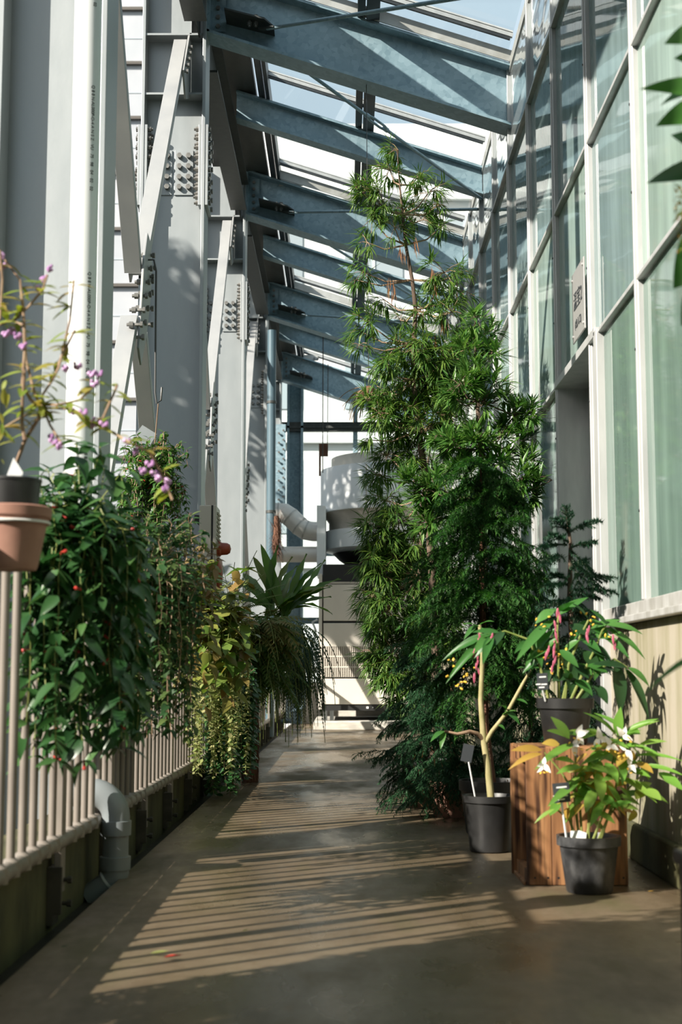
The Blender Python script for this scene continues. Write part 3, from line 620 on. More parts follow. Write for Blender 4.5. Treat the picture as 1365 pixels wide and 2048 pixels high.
# ================================================================== COOLING UNIT AND DUCTS
pad = MB().bb(-.47, 1.95, 21.35, 24.1, 0, .13)
tag(pad.build('concrete_pad', M['padconc'], bev=.015), 'low pale concrete pad under the cream cooling unit', 'plinth')
UX0, UX1, UY0, UY1 = -.36, 1.86, 21.75, 23.95
u = thing('cooling_unit', 'cream panelled cooling unit with grilles on a concrete pad', 'cooling unit', (.75, 22.8, .13))
for x in (UX0+.06, UX0+.16, UX1-.1): MB().bb(x-.03, x+.03, UY0+.02, UY0+.12, .13, .28).build('leg', M['darksteel'], u)
MB().bb(UX0+.02, UX1-.02, UY0+.02, UY1, .28, .37).build('base_rail', M['hvacdark'], u)
MB().bb(UX0+.02, UX1-.02, UY0+.03, UY1, .37, 2.5).build('body', M['hvacdark'], u)
MB().bb(UX0-.04, UX0+.01, UY0-.02, UY1, .30, 2.35).build('side_frame', M['hvac'], u, bev=.004)
for z0, z1 in ((.375, .76), (1.26, 1.60), (1.635, 2.19)): MB().bb(UX0+.03, UX1, UY0, UY0+.03, z0, z1).build('panel', M['hvac'], u, bev=.006)
for k in range(3):
    z0 = .785+k*.16; MB().bb(UX0+.03, UX1, UY0+.018, UY0+.031, z0-.002, z0+.142).build('grille_back', M['grilleback'], u); g = MB().bb(UX0+.03, UX1, UY0-.005, UY0+.02, z0+.14, z0+.158).build('grille_frame', M['hvac'], u)
    gb = MB()
    for i in range(66): x = UX0+.04+i*.033; gb.bb(x, x+.011, UY0+.0, UY0+.008, z0, z0+.14)
    for i in range(6): gb.bb(UX0+.03, UX1, UY0+.008, UY0+.013, z0+i*.024, z0+i*.024+.006)
    o = gb.build('grille', M['hvac'], u); o['kind'] = 'stuff'
MB().bb(UX0+.1, UX1, UY0-.004, UY0+.02, 2.2, 2.23).build('drip_rail', M['drumcone'], u)
sl_ = MB()
for i in range(40): sl_.bb(UX0+.3+i*.05, UX0+.32+i*.05, UY0+.1, UY0+.11, 2.23, 2.42)
o = sl_.build('louvre', M['drumcone'], u); o['kind'] = 'stuff'
MB().lathe([(1e-4, 0), (.02, 0), (.02, .012), (1e-4, .012)], 12).build('badge', M['white'], u).matrix_local = Mx.Translation(V((.34-.75, UY0-22.8, .325-.13))) @ Mx.Rotation(PI/2, 4, 'X') @ Mx.Translation((.75, 22.8, .13))
u2 = [o for o in u.children if o.name.startswith('badge')][0]; me = MB().box((.34, UY0+.012, .325), (.035, .012, .03)).bb(.415, .427, UY0+.006, UY0+.018, .32, .332).mesh('badge', M['white'], False, ORIG[u.name]); u2.data = me; u2.matrix_local = Mx.Identity(4)
DX, DY_ = .76, 23.0
dh = thing('exhaust_hood', 'big white cylindrical exhaust hood above the cooling unit', 'hood', (DX, DY_, 2.42))
MB().lathe([(.72, 2.42), (.74, 2.58), (.86, 2.66), (.98, 2.78)], 56, (DX, DY_, 0)).build('neck', M['hvacdark'], dh, True)
MB().lathe([(.9, 2.74), (1.10, 2.80), (1.11, 2.81), (1.11, 3.1), (1.02, 3.1)], 64, (DX, DY_, 0)).build('lower_ring', M['drum'], dh, True)
MB().lathe([(1.02, 3.08), (1.02, 3.25), (1.12, 3.40), (1.0, 3.40)], 64, (DX, DY_, 0)).build('cone', M['drumcone'], dh, True)
MB().lathe([(1.0, 3.39), (1.15, 3.395), (1.155, 3.40), (1.155, 4.09), (1.15, 4.1), (.9, 4.1)], 72, (DX, DY_, 0)).build('drum', M['drum'], dh, True)
MB().lathe([(.98, 4.08), (.98, 4.3), (.95, 4.3), (.95, 4.1), (1e-4, 4.1)], 56, (DX, DY_, 0)).build('collar', M['hvac'], dh, True)
for a in (-1.95, -1.3, -.6): MB().box((DX+1.157*math.cos(a), DY_+1.157*math.sin(a), 3.745), (.012, .012, .68), Mx.Rotation(a, 3, 'Z')).build('seam', M['drumcone'], dh)
MB().bb(-.44, -.3, 22.1, 22.9, 2.35, 3.45).build('side_box', M['drum'], dh, bev=.01)
def ring(mb, p, d, r): d = V(d).normalized(); mb.tube([V(p)-d*.012, V(p)+d*.012], r, 24)
t = thing('bent_duct', 'grey lagged duct bending down into the exhaust hood', 'duct', (-1.0, 22.3, 3.3))
pth = [V((-1.6, 22.4, 3.36)), V((-1.05, 22.4, 3.37)), V((-.96, 22.38, 3.36)), V((-.86, 22.36, 3.29)), V((-.72, 22.34, 3.15)), V((-.62, 22.33, 3.08)), V((-.5, 22.33, 3.06)), V((-.38, 22.33, 3.06))]
MB().tube(pth, .155, 28).build('pipe', M['duct'], t, True)
jb = MB()
for i in (1, 3, 4, 5): jj = MB(); ring(jj, pth[i], pth[i+1]-pth[i-1], .160); jj.build('joint_band', M['alu_dirty'], t, True)
t = thing('straight_duct', 'straight grey duct below the bent one, entering the hood box', 'duct', (-1.0, 22.35, 2.62))
MB().tube([(-1.6, 22.35, 2.70), (-.4, 22.35, 2.70)], .125, 24).build('pipe', M['duct'], t, True)
jj = MB(); ring(jj, (-.98, 22.35, 2.7), (1, 0, 0), .131); jj.build('joint_band', M['alu_dirty'], t, True)
t = thing('pipework', 'small grey water pipes running down beside the cooling unit', 'pipe', (-.62, 22.2, .1))
MB().tube([(-.64, 22.2, .98), (-.64, 22.2, .5), (-.64, 22.2, .33), (-.70, 22.2, .27), (-.80, 22.2, .27), (-.84, 22.2, .22), (-.84, 22.2, .12), (-1.0, 22.2, .1)], .035, 10).build('drain', M['bluepipe'], t, True)
for z in (.95, 1.1): MB().tube([(-1.0, 22.2, z), (-.4, 22.2, z)], .06, 14).build('pipe', M['pvc'], t, True)
MB().tube([(-.42, 21.9, 1.2), (-.47, 21.9, 1.35), (-.45, 21.9, 1.5), (-.5, 21.9, 1.62), (-.42, 21.9, 1.66)], .018, 8).build('hose', M['pvc_white'], t, True)
MB().bb(-1.0, -.4, 22.6, 22.64, 1.62, 1.72).build('shelf_angle', M['bluepipe'], t)
t = thing('hanging_bracket', 'rusty bracket hanging on thin wires from the rafters above the hood', 'bracket', (-.33, 21.65, 3.9))
pw = PY(648, 700, 21.2)
MB().tube([(-.33, 21.2, pw.z+.5), (-.34, 21.5, 4.2), (-.34, 21.65, 3.9)], .009, 6).build('wire', M['wire'], t); MB().tube([(-.26, 21.65, 5.6), (-.27, 21.65, 4.2)], .007, 6).build('wire', M['wire'], t)
MB().bb(-.40, -.37, 21.65, 21.68, 3.85, 4.35).build('strap', M['barkred'], t); MB().bb(-.40, -.26, 21.64, 21.65, 4.15, 4.35).build('plate', M['barkred'], t)

# fire alarm box
t = thing('alarm_box', 'beige fire alarm box with red lamp and red bell on the railing', 'alarm', (-1.0, 10.2, 1.4))
MB().bb(-1.03, -.945, 10.0, 10.3, 1.42, 2.0).build('case', M['boxpaint'], t, bev=.006)
MB().bb(-.945, -.932, 10.005, 10.295, 1.42, 2.0).build('gap', M['hvacdark'], t)
MB().bb(-.932, -.91, 10.0, 10.3, 1.42, 2.0).build('cover', M['boxpaint'], t, bev=.004)
for i in range(9): MB().box((-.906, 10.15, 1.95-i*.03), (.016, .2, .012), Mx.Rotation(.5, 3, 'Y')).build('louvre', M['boxpaint'], t)
lm = MB().lathe([(.055, 0), (.055, .02), (.045, .03), (.042, .07), (.03, .09), (1e-4, .098)], 20); me = lm.mesh('lamp', M['red'], True); inst('lamp', me, t, orient((-.91, 10.12, 1.70), (0, 0, 1), (1, 0, 0)))
bl = MB().lathe([(.11, 0), (.112, .015), (.09, .03), (1e-4, .035)], 24); me = bl.mesh('bell', M['red'], True); inst('bell', me, t, orient((-.91, 10.15, 1.53), (0, 0, 1), (1, 0, 0)))
MB().bb(-1.075, -1.03, 10.1, 10.56, 1.9, 1.94).build('mount', M['hvacdark'], t); MB().bb(-1.075, -1.03, 10.1, 10.2, 1.46, 1.5).build('mount', M['hvacdark'], t)

# door sign
sg = thing('door_sign', 'grey metal sign with dark lettering above the door', 'sign', (XW-.045, 7.4, 2.62))
MB().bb(XW-.052, XW-.044, 7.20, 7.58, 2.585, 2.965).build('plate', M['plate'], sg, bev=.002)
for y in (7.225, 7.555):
    for z in (2.62, 2.93): MB().lathe([(.008, 0), (.008, .006), (1e-4, .008)], 10).build('screw', M['alu'], sg).matrix_local = Mx.Translation(V((XW-.052, y, z))-ORIG[sg.name]) @ Mx.Rotation(-PI/2, 4, 'Y') @ Mx.Translation(ORIG[sg.name])
for body, sz, z in (('温室2', .11, 2.79), ('(出入口)', .055, 2.665)):
    me = text_mesh(body, sz, M['ink']); m4 = Mx(((0, 0, -1), (-1, 0, 0), (0, 1, 0))).to_4x4(); m4.translation = V((XW-.0535, 7.39, z)); inst('lettering', me, sg, m4)
# cord hanging under the lintel
t = thing('coil_hanger', 'orange coiled cord with a white hook under the door lintel', 'hanger', (XW+.05, 7.16, 2.3))
for k in range(3): MB().lathe([(.012, 2.40+k*.022), (.024, 2.405+k*.022), (.024, 2.414+k*.022), (.012, 2.42+k*.022)], 12, (XW+.03, 7.16, 0)).build('coil', M['terracotta'] if k % 2 else M['yellow'], t, True)
MB().tube([(XW+.03, 7.16, 2.49), (XW+.03, 7.16, 2.40), (XW+.02, 7.19, 2.30)], .007, 6).build('cord', M['twig'], t)
MB().tube([(XW+.02, 7.19, 2.32), (XW+.015, 7.2, 2.26), (XW+.01, 7.19, 2.25), (XW+.01, 7.15, 2.27)], .008, 6).build('hook', M['white'], t)

# ================================================================== CRATE, POTS
def pot_round(name, label, x, y, z, rb, rt, h, mt, cat='pot', rim=.012, rimh=.03, group=None):
    t = thing(name, label, cat, (x, y, z), group)
    MB().lathe([(1e-4, z), (rb-.006, z), (rb, z+.006), (rt-.004, z+h-rimh), (rt+rim*.5, z+h-rimh), (rt+rim*.6, z+h), (rt-.004, z+h), (rt-.012, z+h-.02), (rb-.01, z+.02)], 36, (x, y, 0)).build('pot', mt, t, True)
    MB().lathe([(1e-4, z+h-.028), (rt-.008, z+h-.032)], 20, (x, y, 0)).build('soil', M['soil'], t); return t
cr = thing('wooden_crate', 'upright scorched wooden crate open on its left side', 'crate', (.9, 5.78, 0))
cx0, cx1, cy0, cy1, ch = .70, 1.09, 5.60, 5.95, .527
xs = [cx0, .797, .878, .985, cx1]
for a, b_ in zip(xs[:-1], xs[1:]): MB().bb(a+.001, b_-.001, cy0, cy0+.014, 0.002, ch-.004).build('plank', M['wood'], cr, bev=.002)
for a, b_ in ((cx0-.02, .80), (.802, .90), (.902, 1.0), (1.002, cx1)): MB().bb(a, b_-.002, cy1-.014, cy1, 0.002, ch-.002).build('plank', M['wood'], cr, bev=.002)
MB().bb(cx1-.014, cx1, cy0+.014, cy1-.014, .0, ch).build('end_board', M['wood'], cr)
for z in (0, ch-.014): MB().bb(cx0-.012, cx1-.014, cy0+.014, cy1-.014, z, z+.014).build('board', M['wood'], cr, bev=.002)
for z0 in (.014, ch-.06): MB().bb(cx0+.0, cx0+.03, cy0+.014, cy1-.014, z0, z0+.045).build('batten', M['wood'], cr)
for x in (cx0+.03, .78, .82, .86, .9, .96, 1.0, 1.07):
    for z in (.03, ch-.035): MB().box((x, cy0-.0005, z), (.007, .002, .007)).build('nail', M['hvacdark'], cr)
A_ = pot_round('potted_sapling', 'young tree with a smooth forked stem in a black pot beside the crate', .665, 6.68, 0, .092, .118, .255, M['blackpot'], 'potted tree')
wl_ = MB().tube([(.60, 6.62, .22), (.565, 6.6, .41)], .004, 6).build('label_stake', M['white'], A_); MB().box((.56, 6.6, .45), (.05, .003, .08), Mx.Rotation(.2, 3, 'Y')).build('plant_label', M['ink'], A_)
B_ = pot_round('potted_conifer', 'dark drooping conifer in a large black pot behind the sapling', .76, 7.42, 0, .14, .17, .27, M['blackpot'], 'potted tree', rimh=.05)
C_ = pot_round('potted_globba', 'leafy plant with drooping pink and yellow flowers in a black pot on the crate', .885, 5.78, ch, .085, .108, .185, M['blackpot'], 'potted plant', rimh=.04)
D_ = pot_round('potted_ginger', 'small white-flowered ginger plant in a dusty pot in front of the crate', .912, 5.44, 0, .086, .113, .208, M['greypot'], 'potted plant', rimh=.035)
def stake(t, base, top, w_, h_, tilt=0):
    MB().tube([base, top], .0045, 6).build('label_stake', M['pvc_white'], t)
    c = V(top)+V((0, -.003, h_/2)); pl_ = MB().box(c, (w_, .003, h_), Mx.Rotation(tilt, 3, 'Y')).build('plant_label', M['ink'], t, bev=.001)
    for i, f in enumerate((.62, .0, .5)):
        if i == 1: continue
        MB().box(c+V((-.008*i, -.002, h_*(.28-.22*i))), (w_*f, .001, .005), Mx.Rotation(tilt, 3, 'Y')).build('label_line', M['white'], pl_)
    MB().box(c+V((.004, -.002, -h_*.16)), (w_*.6, .001, .005), Mx.Rotation(tilt, 3, 'Y')).build('label_line', M['white'], pl_)
    MB().box(c+V((-.004, -.002, -h_*.34)), (w_*.5, .001, .005), Mx.Rotation(tilt, 3, 'Y')).build('label_line', M['white'], pl_)
stake(C_, PY(1092, 1402, 5.7), PY(1086, 1380, 5.68), .043, .066, -.05)
stake(D_, PY(1134, 1680, 5.38), PY(1124, 1605, 5.36), .062, .072, -.1)
MB().prism([PY(1142, 1680, 5.40), PY(1172, 1682, 5.40), PY(1174, 1666, 5.41), PY(1160, 1661, 5.41), PY(1142, 1662, 5.41)], (0, .003, 0)).build('plant_label', M['white'], D_)
bx = thing('timber_bench', 'dark timber bench end at the right edge', 'bench', (1.05, 3.1, 0))
MB().bb(.81, 1.26, 2.3, 3.50, 0, .35).build('base', M['darkwood'], bx, bev=.006); MB().bb(.795, 1.27, 2.28, 3.53, .35, .385).build('top', M['darkwood'], bx, bev=.006)
MB().bb(.802, .81, 3.40, 3.49, 0, .35).build('corner_board', M['darkwood'], bx)

# ================================================================== PLANTS
def leaf_obj(t, me, base, tip, up=(0, 0, 1), wsc=None, name='leaf'):
    base, tip = V(base), V(tip); d = tip-base; L = d.length; m4 = orient(base, d, up, L)
    if wsc: m4 = m4 @ Mx.Diagonal((wsc/(L*me['wd']), 1, 1, 1))
    return inst(name, me, t, m4)
def meshes(mt, wd, prof, n=4, droop=(.1, .4), fold=.3, seg=6, wav=0):
    return [leaf_mesh('leaf', mt, wd*R(.85, 1.15), prof, R(*droop), fold, seg, wav) for _ in range(n)]
def tpl(wd, prof, droop, fold=.3, seg=3): v_, f_ = leaf_v(wd, prof, droop, fold, seg); return (np.array(v_), f_)

def vine(t, c, rx, ry, ztop, stems, leafm, tmpl, mt, L, lw=None, indiv=240, step=.05, stem_mt=None, bias=(.25, 0), up_frac=.25, gap=0.0, hang=(.2, .8), flowers=None, leafname='leaf'):
    """stems arch out of the pot and hang; leaves in pairs"""
    sm = MB(); items = []
    for i in range(stems):
        a = R(0, 2*PI); q = math.sqrt(R(.05, 1)); ox = math.cos(a)*rx*q+bias[0]*rx; oy = math.sin(a)*ry*q+bias[1]*ry
        ln = R(*hang); rise = R(.02, .16)*(1.4 if i < stems*up_frac else .6); p0 = V((c[0]+ox*.25, c[1]+oy*.25, ztop-.06)); path = [p0]
        n = 9
        for k in range(1, n+1):
            s_ = k/n; zz = ztop-.06+rise*4*s_*(1-s_) - (ln*max(0, s_-.35)**1.3*1.6 if i >= stems*up_frac else -rise*.8*s_)
            g = min(1, s_*2.2); path.append(V((c[0]+ox*g+R(-.012, .012), c[1]+oy*g+R(-.012, .012), zz)))
        sm.tube(path, [.0018]*len(path), 3, False)
        tot = sum((path[k+1]-path[k]).length for k in range(n)); d_ = step*R(.2, 1); k = 0; acc = 0
        while k < n:
            seg = path[k+1]-path[k]
            if d_ > seg.length: d_ -= seg.length; k += 1; continue
            p = path[k]+seg.normalized()*d_; ax = R(0, PI)
            for s2 in (0, PI):
                h_ = V((math.cos(ax+s2), math.sin(ax+s2), R(-.5, .55))); h_ += seg.normalized()*.5; items.append((p, h_.normalized(), L*R(.6, 1.15)))
            d_ += step*R(.7, 1.3)
    o = sm.build('trailing_stem', stem_mt or M['twig'], t); o['kind'] = 'stuff'
    items.sort(key=lambda q: (q[0]-C0).length); fo = Fol()
    for i, (p, d, l_) in enumerate(items):
        upv = V((R(-.5, .5)+.3, R(-.6, .2), 1)); m4 = orient(p, d, upv, l_)
        if i < indiv: inst(leafname, random.choice(leafm), t, m4)
        else: fo.add(m4)
    fo.build('foliage', tmpl, mt, t)
    if flowers:
        nf, fm, fl_ = flowers
        for i in range(nf):
            p, d, _ = items[int(R(0, len(items)*.7))]; inst('flower', fm, t, orient(p, V((R(-.5, .8), R(-.8, .2), R(-.6, .3))), (0, 0, 1), fl_*R(.7, 1.2)))
FLT = MB().lathe([(1e-4, 0), (.10, .05), (.12, .5), (.17, .9), (.02, 1.0)], 6); FLT.v = [(x, z, -y) for x, y, z in FLT.v]; FLT = FLT.mesh('flower', M['redflower'], True)
def hung_pot(t, x, y, z, r, h, ringcol=True):
    MB().lathe([(1e-4, z), (r*.68, z), (r*.72, z+.01), (r*.74, z+.02), (r*.93, z+h-.05), (r*.98, z+h-.048), (r*.98, z+h-.035), (r*1.0, z+h-.034), (r*1.05, z+h-.03), (r*1.06, z+h-.004), (r*1.0, z+h), (r*.92, z+h), (r*.9, z+h-.02)], 32, (x, y, 0)).build('pot', M['terracotta'], t, True)
    MB().lathe([(1e-4, z+h-.025), (r*.9, z+h-.025)], 16, (x, y, 0)).build('soil', M['soil'], t)
    n = 24; pts = [V((x+math.cos(2*PI*k/n)*r*1.01, y+math.sin(2*PI*k/n)*r*1.01, z+h-.045)) for k in range(n+1)]; MB().tube(pts, .004, 6, False).build('hanger_ring', M['rubberwhite'], t, True)
    MB().tube([(x-r*1.0, y, z+h-.045), (XF-.02, y, z+h-.03), (XF-.03, y, 1.18), (XF-.03, y, 1.12)], .004, 6).build('hanger_hook', M['rubberwhite'], t)

# --- beautyberry in a black pot set into a terracotta pot (near left)
bp = V((-.925, 3.92, 1.09))
t = thing('potted_beautyberry', 'purple-berried shrub in a terracotta pot hung on the railing at the left edge', 'potted plant', bp)
hung_pot(t, bp.x, bp.y, bp.z, .105, .175)
MB().lathe([(1e-4, 1.2), (.068, 1.2), (.079, 1.335), (.082, 1.335), (.082, 1.342), (.072, 1.342), (.07, 1.3), (1e-4, 1.3)], 28, (bp.x, bp.y, 0)).build('inner_pot', M['blackpot'], t, True)
MB().quads([PY(12, 955, 3.9), PY(27, 915, 3.95), PY(46, 945, 3.9), PY(44, 955, 3.88)], [(0, 1, 2, 3)]).build('plastic_label', M['alu'], t)
bl_ = meshes(L_['berryl'], .36, 'lance', 4, (.1, .5), .3)
fo = Fol()
YB = 3.95
twigs = [[(22, 955), (50, 880), (75, 840), (88, 820), (70, 790), (52, 720), (50, 660), (46, 600)], [(88, 820), (62, 800), (45, 770), (50, 700), (48, 640), (40, 560), (10, 520)], [(50, 880), (44, 850), (45, 800), (50, 740)],
 [(75, 840), (85, 790), (105, 760), (120, 720), (135, 690), (150, 660)], [(80, 815), (140, 818), (170, 840), (220, 862), (260, 885), (300, 905), (330, 960), (345, 1000)], [(70, 810), (115, 810), (160, 800), (190, 770), (200, 750)],
 [(60, 825), (0, 860), (-30, 870)], [(30, 640), (60, 610), (85, 580), (95, 550)], [(46, 650), (20, 640), (0, 650)], [(170, 840), (200, 850), (222, 800), (235, 770)], [(88, 820), (100, 850), (125, 890)], [(0, 640), (5, 560), (0, 500)], [(105, 760), (118, 735), (140, 640), (144, 600), (148, 560)]]
bc = [(90, 555), (80, 575), (95, 535), (5, 510), (8, 530), (20, 660), (35, 670), (50, 690), (40, 650), (15, 665), (135, 735), (152, 730), (180, 745), (195, 745), (190, 765), (150, 820), (165, 822), (175, 845), (190, 840), (185, 848), (205, 845), (100, 870), (108, 880), (115, 890), (320, 955), (310, 945), (330, 975), (300, 925), (290, 940), (335, 960), (270, 900), (255, 880)]
def wp(q, k=0): return PY(q[0], q[1], YB+.03*math.sin(q[0]*.05+k))
for i, tw in enumerate(twigs):
    pts = [wp(q, i) for q in tw]; MB().tube(pts, [.006*(1-.6*k/len(pts)) if i < 3 else .0035 for k in range(len(pts))], 6, False).build('branch', M['twig'], t, True)
    for k in range(1 if i else 3, len(pts)):
        for j in range(4):
            p = pts[k-1].lerp(pts[k], R(.2, 1)); a = R(0, 2*PI); d = V((math.cos(a), math.sin(a)*.6, R(-.5, .45))); leaf_obj(t, random.choice(bl_), p, p+d.normalized()*R(.035, .08), (R(-.4, .4), -.4, 1))
BCL = MB()
for k in range(9): BCL.ball(rdir()*.009, R(.0045, .0065), 7, 5)
BCL = BCL.mesh('berry_cluster', M['berry'], True)
for i, q in enumerate(bc): inst('berry_cluster', BCL, t, Mx.Translation(PY(q[0]+R(-4, 4), q[1], YB+R(-.02, .03))) @ Mx.Rotation(R(0, 6), 4, 'Z'))
for k in range(10):  # dark-leaved blue-flowered companion at the very edge
    p = PY(R(-10, 20), R(740, 940), 3.85); leaf_obj(t, random.choice(bl_), p, p+V((R(-.02, .05), R(-.03, .03), R(-.05, .05))))

# --- lipstick vine
lipm = meshes(L_['lip'], .40, 'ovate', 5, (.1, .5), .25); lipt = tpl(.42, 'ovate', .3)
t = thing('lipstick_vine', 'large dark trailing vine with red flowers cascading over the near railing', 'hanging plant', (-.9, 4.72, 1.12)); hung_pot(t, -.9, 4.72, 1.12, .10, .16)
vine(t, (-.9, 4.72), .20, .36, 1.29, 125, lipm, lipt, L_['lip'], .100, indiv=280, step=.050, stem_mt=M['greenstem'], bias=(.15, 0), hang=(.15, .78), flowers=(60, FLT, .035))
for yy, zz, lab in ((2.3, 1.12, 'unseen trailing vine added on the railing beside the viewer to shade the floor'), (3.05, 1.12, 'trailing vine added just outside the left edge to shade the floor')):  # out-of-view vines, added to put the near floor in shade
    t = thing('added_shade_vine', lab, 'hanging plant', (-.9, yy, zz)); hung_pot(t, -.93, yy, zz, .085, .14)
    vine(t, (-.99, yy), .12, .42, 1.36, 210, lipm, lipt, L_['lip'], .095, indiv=0, step=.06, stem_mt=M['greenstem'], bias=(0, 0), up_frac=.2, hang=(.3, 1.3))
# --- second vine, small grey-green leaves
smm = meshes(L_['small'], .50, 'ovate', 4, (.05, .35), .2); smt = tpl(.5, 'ovate', .2)
t = thing('grey_vine', 'bushy vine with small grey-green leaves hanging beside the lipstick vine', 'hanging plant', (-.9, 5.95, 1.13)); hung_pot(t, -.9, 5.95, 1.13, .09, .15)
vine(t, (-.86, 6.05), .23, .46, 1.25, 150, smm, smt, L_['small'], .052, indiv=240, step=.034, bias=(.15, 0), up_frac=.25, hang=(.1, .72))
t = thing('bronze_leaf_plant', 'bronze and green leaved plant in a terracotta pot midway along the railing', 'hanging plant', (-.86, 7.0, 1.05)); hung_pot(t, -.86, 7.0, 1.05, .095, .16)
brz = meshes(leafmat('bronze_leaf', [(.20, .12, .05), (.14, .17, .05), (.28, .16, .07), (.09, .14, .045)], .4, .3), .38, 'lance', 4)
vine(t, (-.86, 7.0), .17, .28, 1.22, 26, brz, tpl(.38, 'lance', .2), brz[0].materials[0], .085, indiv=160, step=.05, up_frac=.75, hang=(.1, .22))
# --- hanging basket on a wire from the brace
hb = V((-1.17, 8.5, 1.95)); L_['bask'] = leafmat('basket_leaf', [(.03, .10, .02), (.07, .17, .035), (.13, .24, .05), (.04, .12, .025)], .38, .3); bkm = meshes(L_['bask'], .4, 'ovate', 4)
t = thing('hanging_basket', 'round bushy hanging basket with tiny red flowers on a wire from the brace', 'hanging plant', (hb.x, hb.y, 1.75))
MB().lathe([(1e-4, 1.75), (.07, 1.75), (.1, 1.9), (.095, 1.9)], 20, (hb.x, hb.y, 0)).build('pot', M['blackpot'], t, True)
vine(t, (hb.x, hb.y), .22, .22, 1.98, 150, bkm, tpl(.4, 'ovate', .25), L_['bask'], .055, indiv=240, step=.036, bias=(0, 0), up_frac=.45, hang=(.05, .42), flowers=(90, FLT, .022))
gz = V((XB+.09, 8.45, 3.05))
MB().tube([gz+V((-.02, 0, .27)), gz+V((.015, 0, .27)), gz+V((.03, 0, .2)), gz+V((.035, 0, -.55)), gz+V((.045, 0, -.62)), gz+V((.07, 0, -.6)), gz+V((.075, 0, -.52))], .006, 8).build('hook', M['wire'], t, True)
MB().tube([gz+V((.055, 0, -.62)), V((hb.x, hb.y, 1.9))], .004, 6).build('wire', M['twig'], t)
MB().prism([PY(262, 880, 8.7), PY(285, 850, 8.7), PY(314, 868, 8.7), PY(298, 895, 8.7)], (0, .01, 0)).build('drip_tray', M['pvc'], t)
# --- hoya with big pale leaves
hym = meshes(L_['hoya'], .52, 'ovate', 5, (.05, .4), .2); 
t = thing('hoya', 'pale green hoya with broad flushed leaves spilling from a terracotta pot', 'hanging plant', (-.88, 8.05, .98)); hung_pot(t, -.88, 8.05, .98, .10, .17)
vine(t, (-.80, 8.05), .20, .28, 1.17, 48, hym, tpl(.52, 'ovate', .2), L_['hoya'], .125, indiv=200, step=.075, stem_mt=M['greenstem'], bias=(.3, 0), up_frac=.35, hang=(.1, .55))
# --- pale trailing plant
dsm = meshes(L_['disc'], .62, 'round', 3, (.0, .2), .1, 4); dst = tpl(.62, 'round', .1, .1)
t = thing('pale_trailer', 'yellow-green plant with tiny leaves trailing down the railing in sun', 'hanging plant', (-.88, 9.1, .95)); hung_pot(t, -.88, 9.1, .95, .09, .15)
vine(t, (-.85, 9.1), .19, 0.42, 1.12, 90, dsm, dst, L_['disc'], .036, indiv=250, step=.03, stem_mt=M['greenstem'], bias=(.25, 0), up_frac=.15, hang=(.3, .98))
# --- dark creeper at the foot
crm = meshes(L_['lip'], .7, 'round', 3, (0, .2), .1, 4)
t = thing('dark_creeper', 'dark round-leaved creeper tumbling to the gutter below the pale trailer', 'hanging plant', (-.9, 10.0, .3))
hung_pot(t, -.9, 10.0, .62, .09, .15)
vine(t, (-.83, 9.9), .16, .62, .78, 140, crm, tpl(.7, 'round', .1, .1), L_['lip'], .055, indiv=120, step=.035, bias=(.3, 0), up_frac=.1, hang=(.3, .78))
# --- tree-fern trunk with epiphytes
tf = thing('fern_post', 'fibrous red-brown tree-fern trunk post standing by the railing', 'post', (-.73, 11.0, 0))
ph = [(R(0, 6), R(5, 9)) for _ in range(3)]; n = 26; pts = MB(); ringn = 22; vs_ = []; fs_ = []
for k in range(n+1):
    z = 1.12*k/n
    for j in range(ringn):
        a = 2*PI*j/ringn; r_ = .062*(1+.12*math.sin(a*3+ph[0][0]+z*2)+.08*math.sin(a*7+z*9)+R(-.1, .1)); vs_.append((-.73+r_*math.cos(a), 11.0+r_*math.sin(a), z))
for k in range(n):
    for j in range(ringn): fs_.append((k*ringn+j, k*ringn+(j+1) % ringn, (k+1)*ringn+(j+1) % ringn, (k+1)*ringn+j))
fs_.append(tuple(n*ringn+j for j in range(ringn))); MB().quads(vs_, fs_).build('trunk', M['barkred'], tf, True)
fb = Fol()
for k in range(900): a = R(0, 2*PI); fb.add(orient((-.73+.06*math.cos(a), 11.0+.06*math.sin(a), R(.02, 1.05)), (math.cos(a)*.25, math.sin(a)*.25, R(-1, -.4)), (math.cos(a), math.sin(a), 0), R(.05, .12)), w_=.05)
fb.build('fibre', NEED, M['barkred'], tf)
nf = thing('birds_nest_fern', "bird's nest fern with long strap leaves above the tree-fern post", 'fern', (-.66, 11.15, 1.2))
MB().ball((-.58, 11.2, 1.14), .10, 12, 8).build('root_ball', M['barkred'], nf, True)
nfm = meshes(L_['fernl'], .20, 'strap', 6, (-.1, .55), .3, 12, .016)
for px, py, dy in ((523, 1105, .1), (545, 1098, 0), (505, 1115, .15), (600, 1115, -.1), (575, 1118, .05), (618, 1125, .05), (640, 1133, -.1), (655, 1138, .1), (668, 1148, 0), (610, 1135, -.2), (640, 1160, -.1), (490, 1140, -.1), (650, 1170, -.2), (630, 1190, .15), (655, 1160, .3), (480, 1125, .2), (590, 1130, .3), (612, 1145, .35), (560, 1110, .3), (535, 1112, .35), (660, 1185, .1), (470, 1170, 0), (565, 1240, -.35)):
    b0 = PY(558+R(-30, 24), 1236+R(-8, 8), 11.15+R(-.06, .06)); tp = PY(px, py, 11.15+dy); leaf_obj(nf, random.choice(nfm), b0, tp+V((.0, 0, .05)), (-.3, -.5, 1), .078)
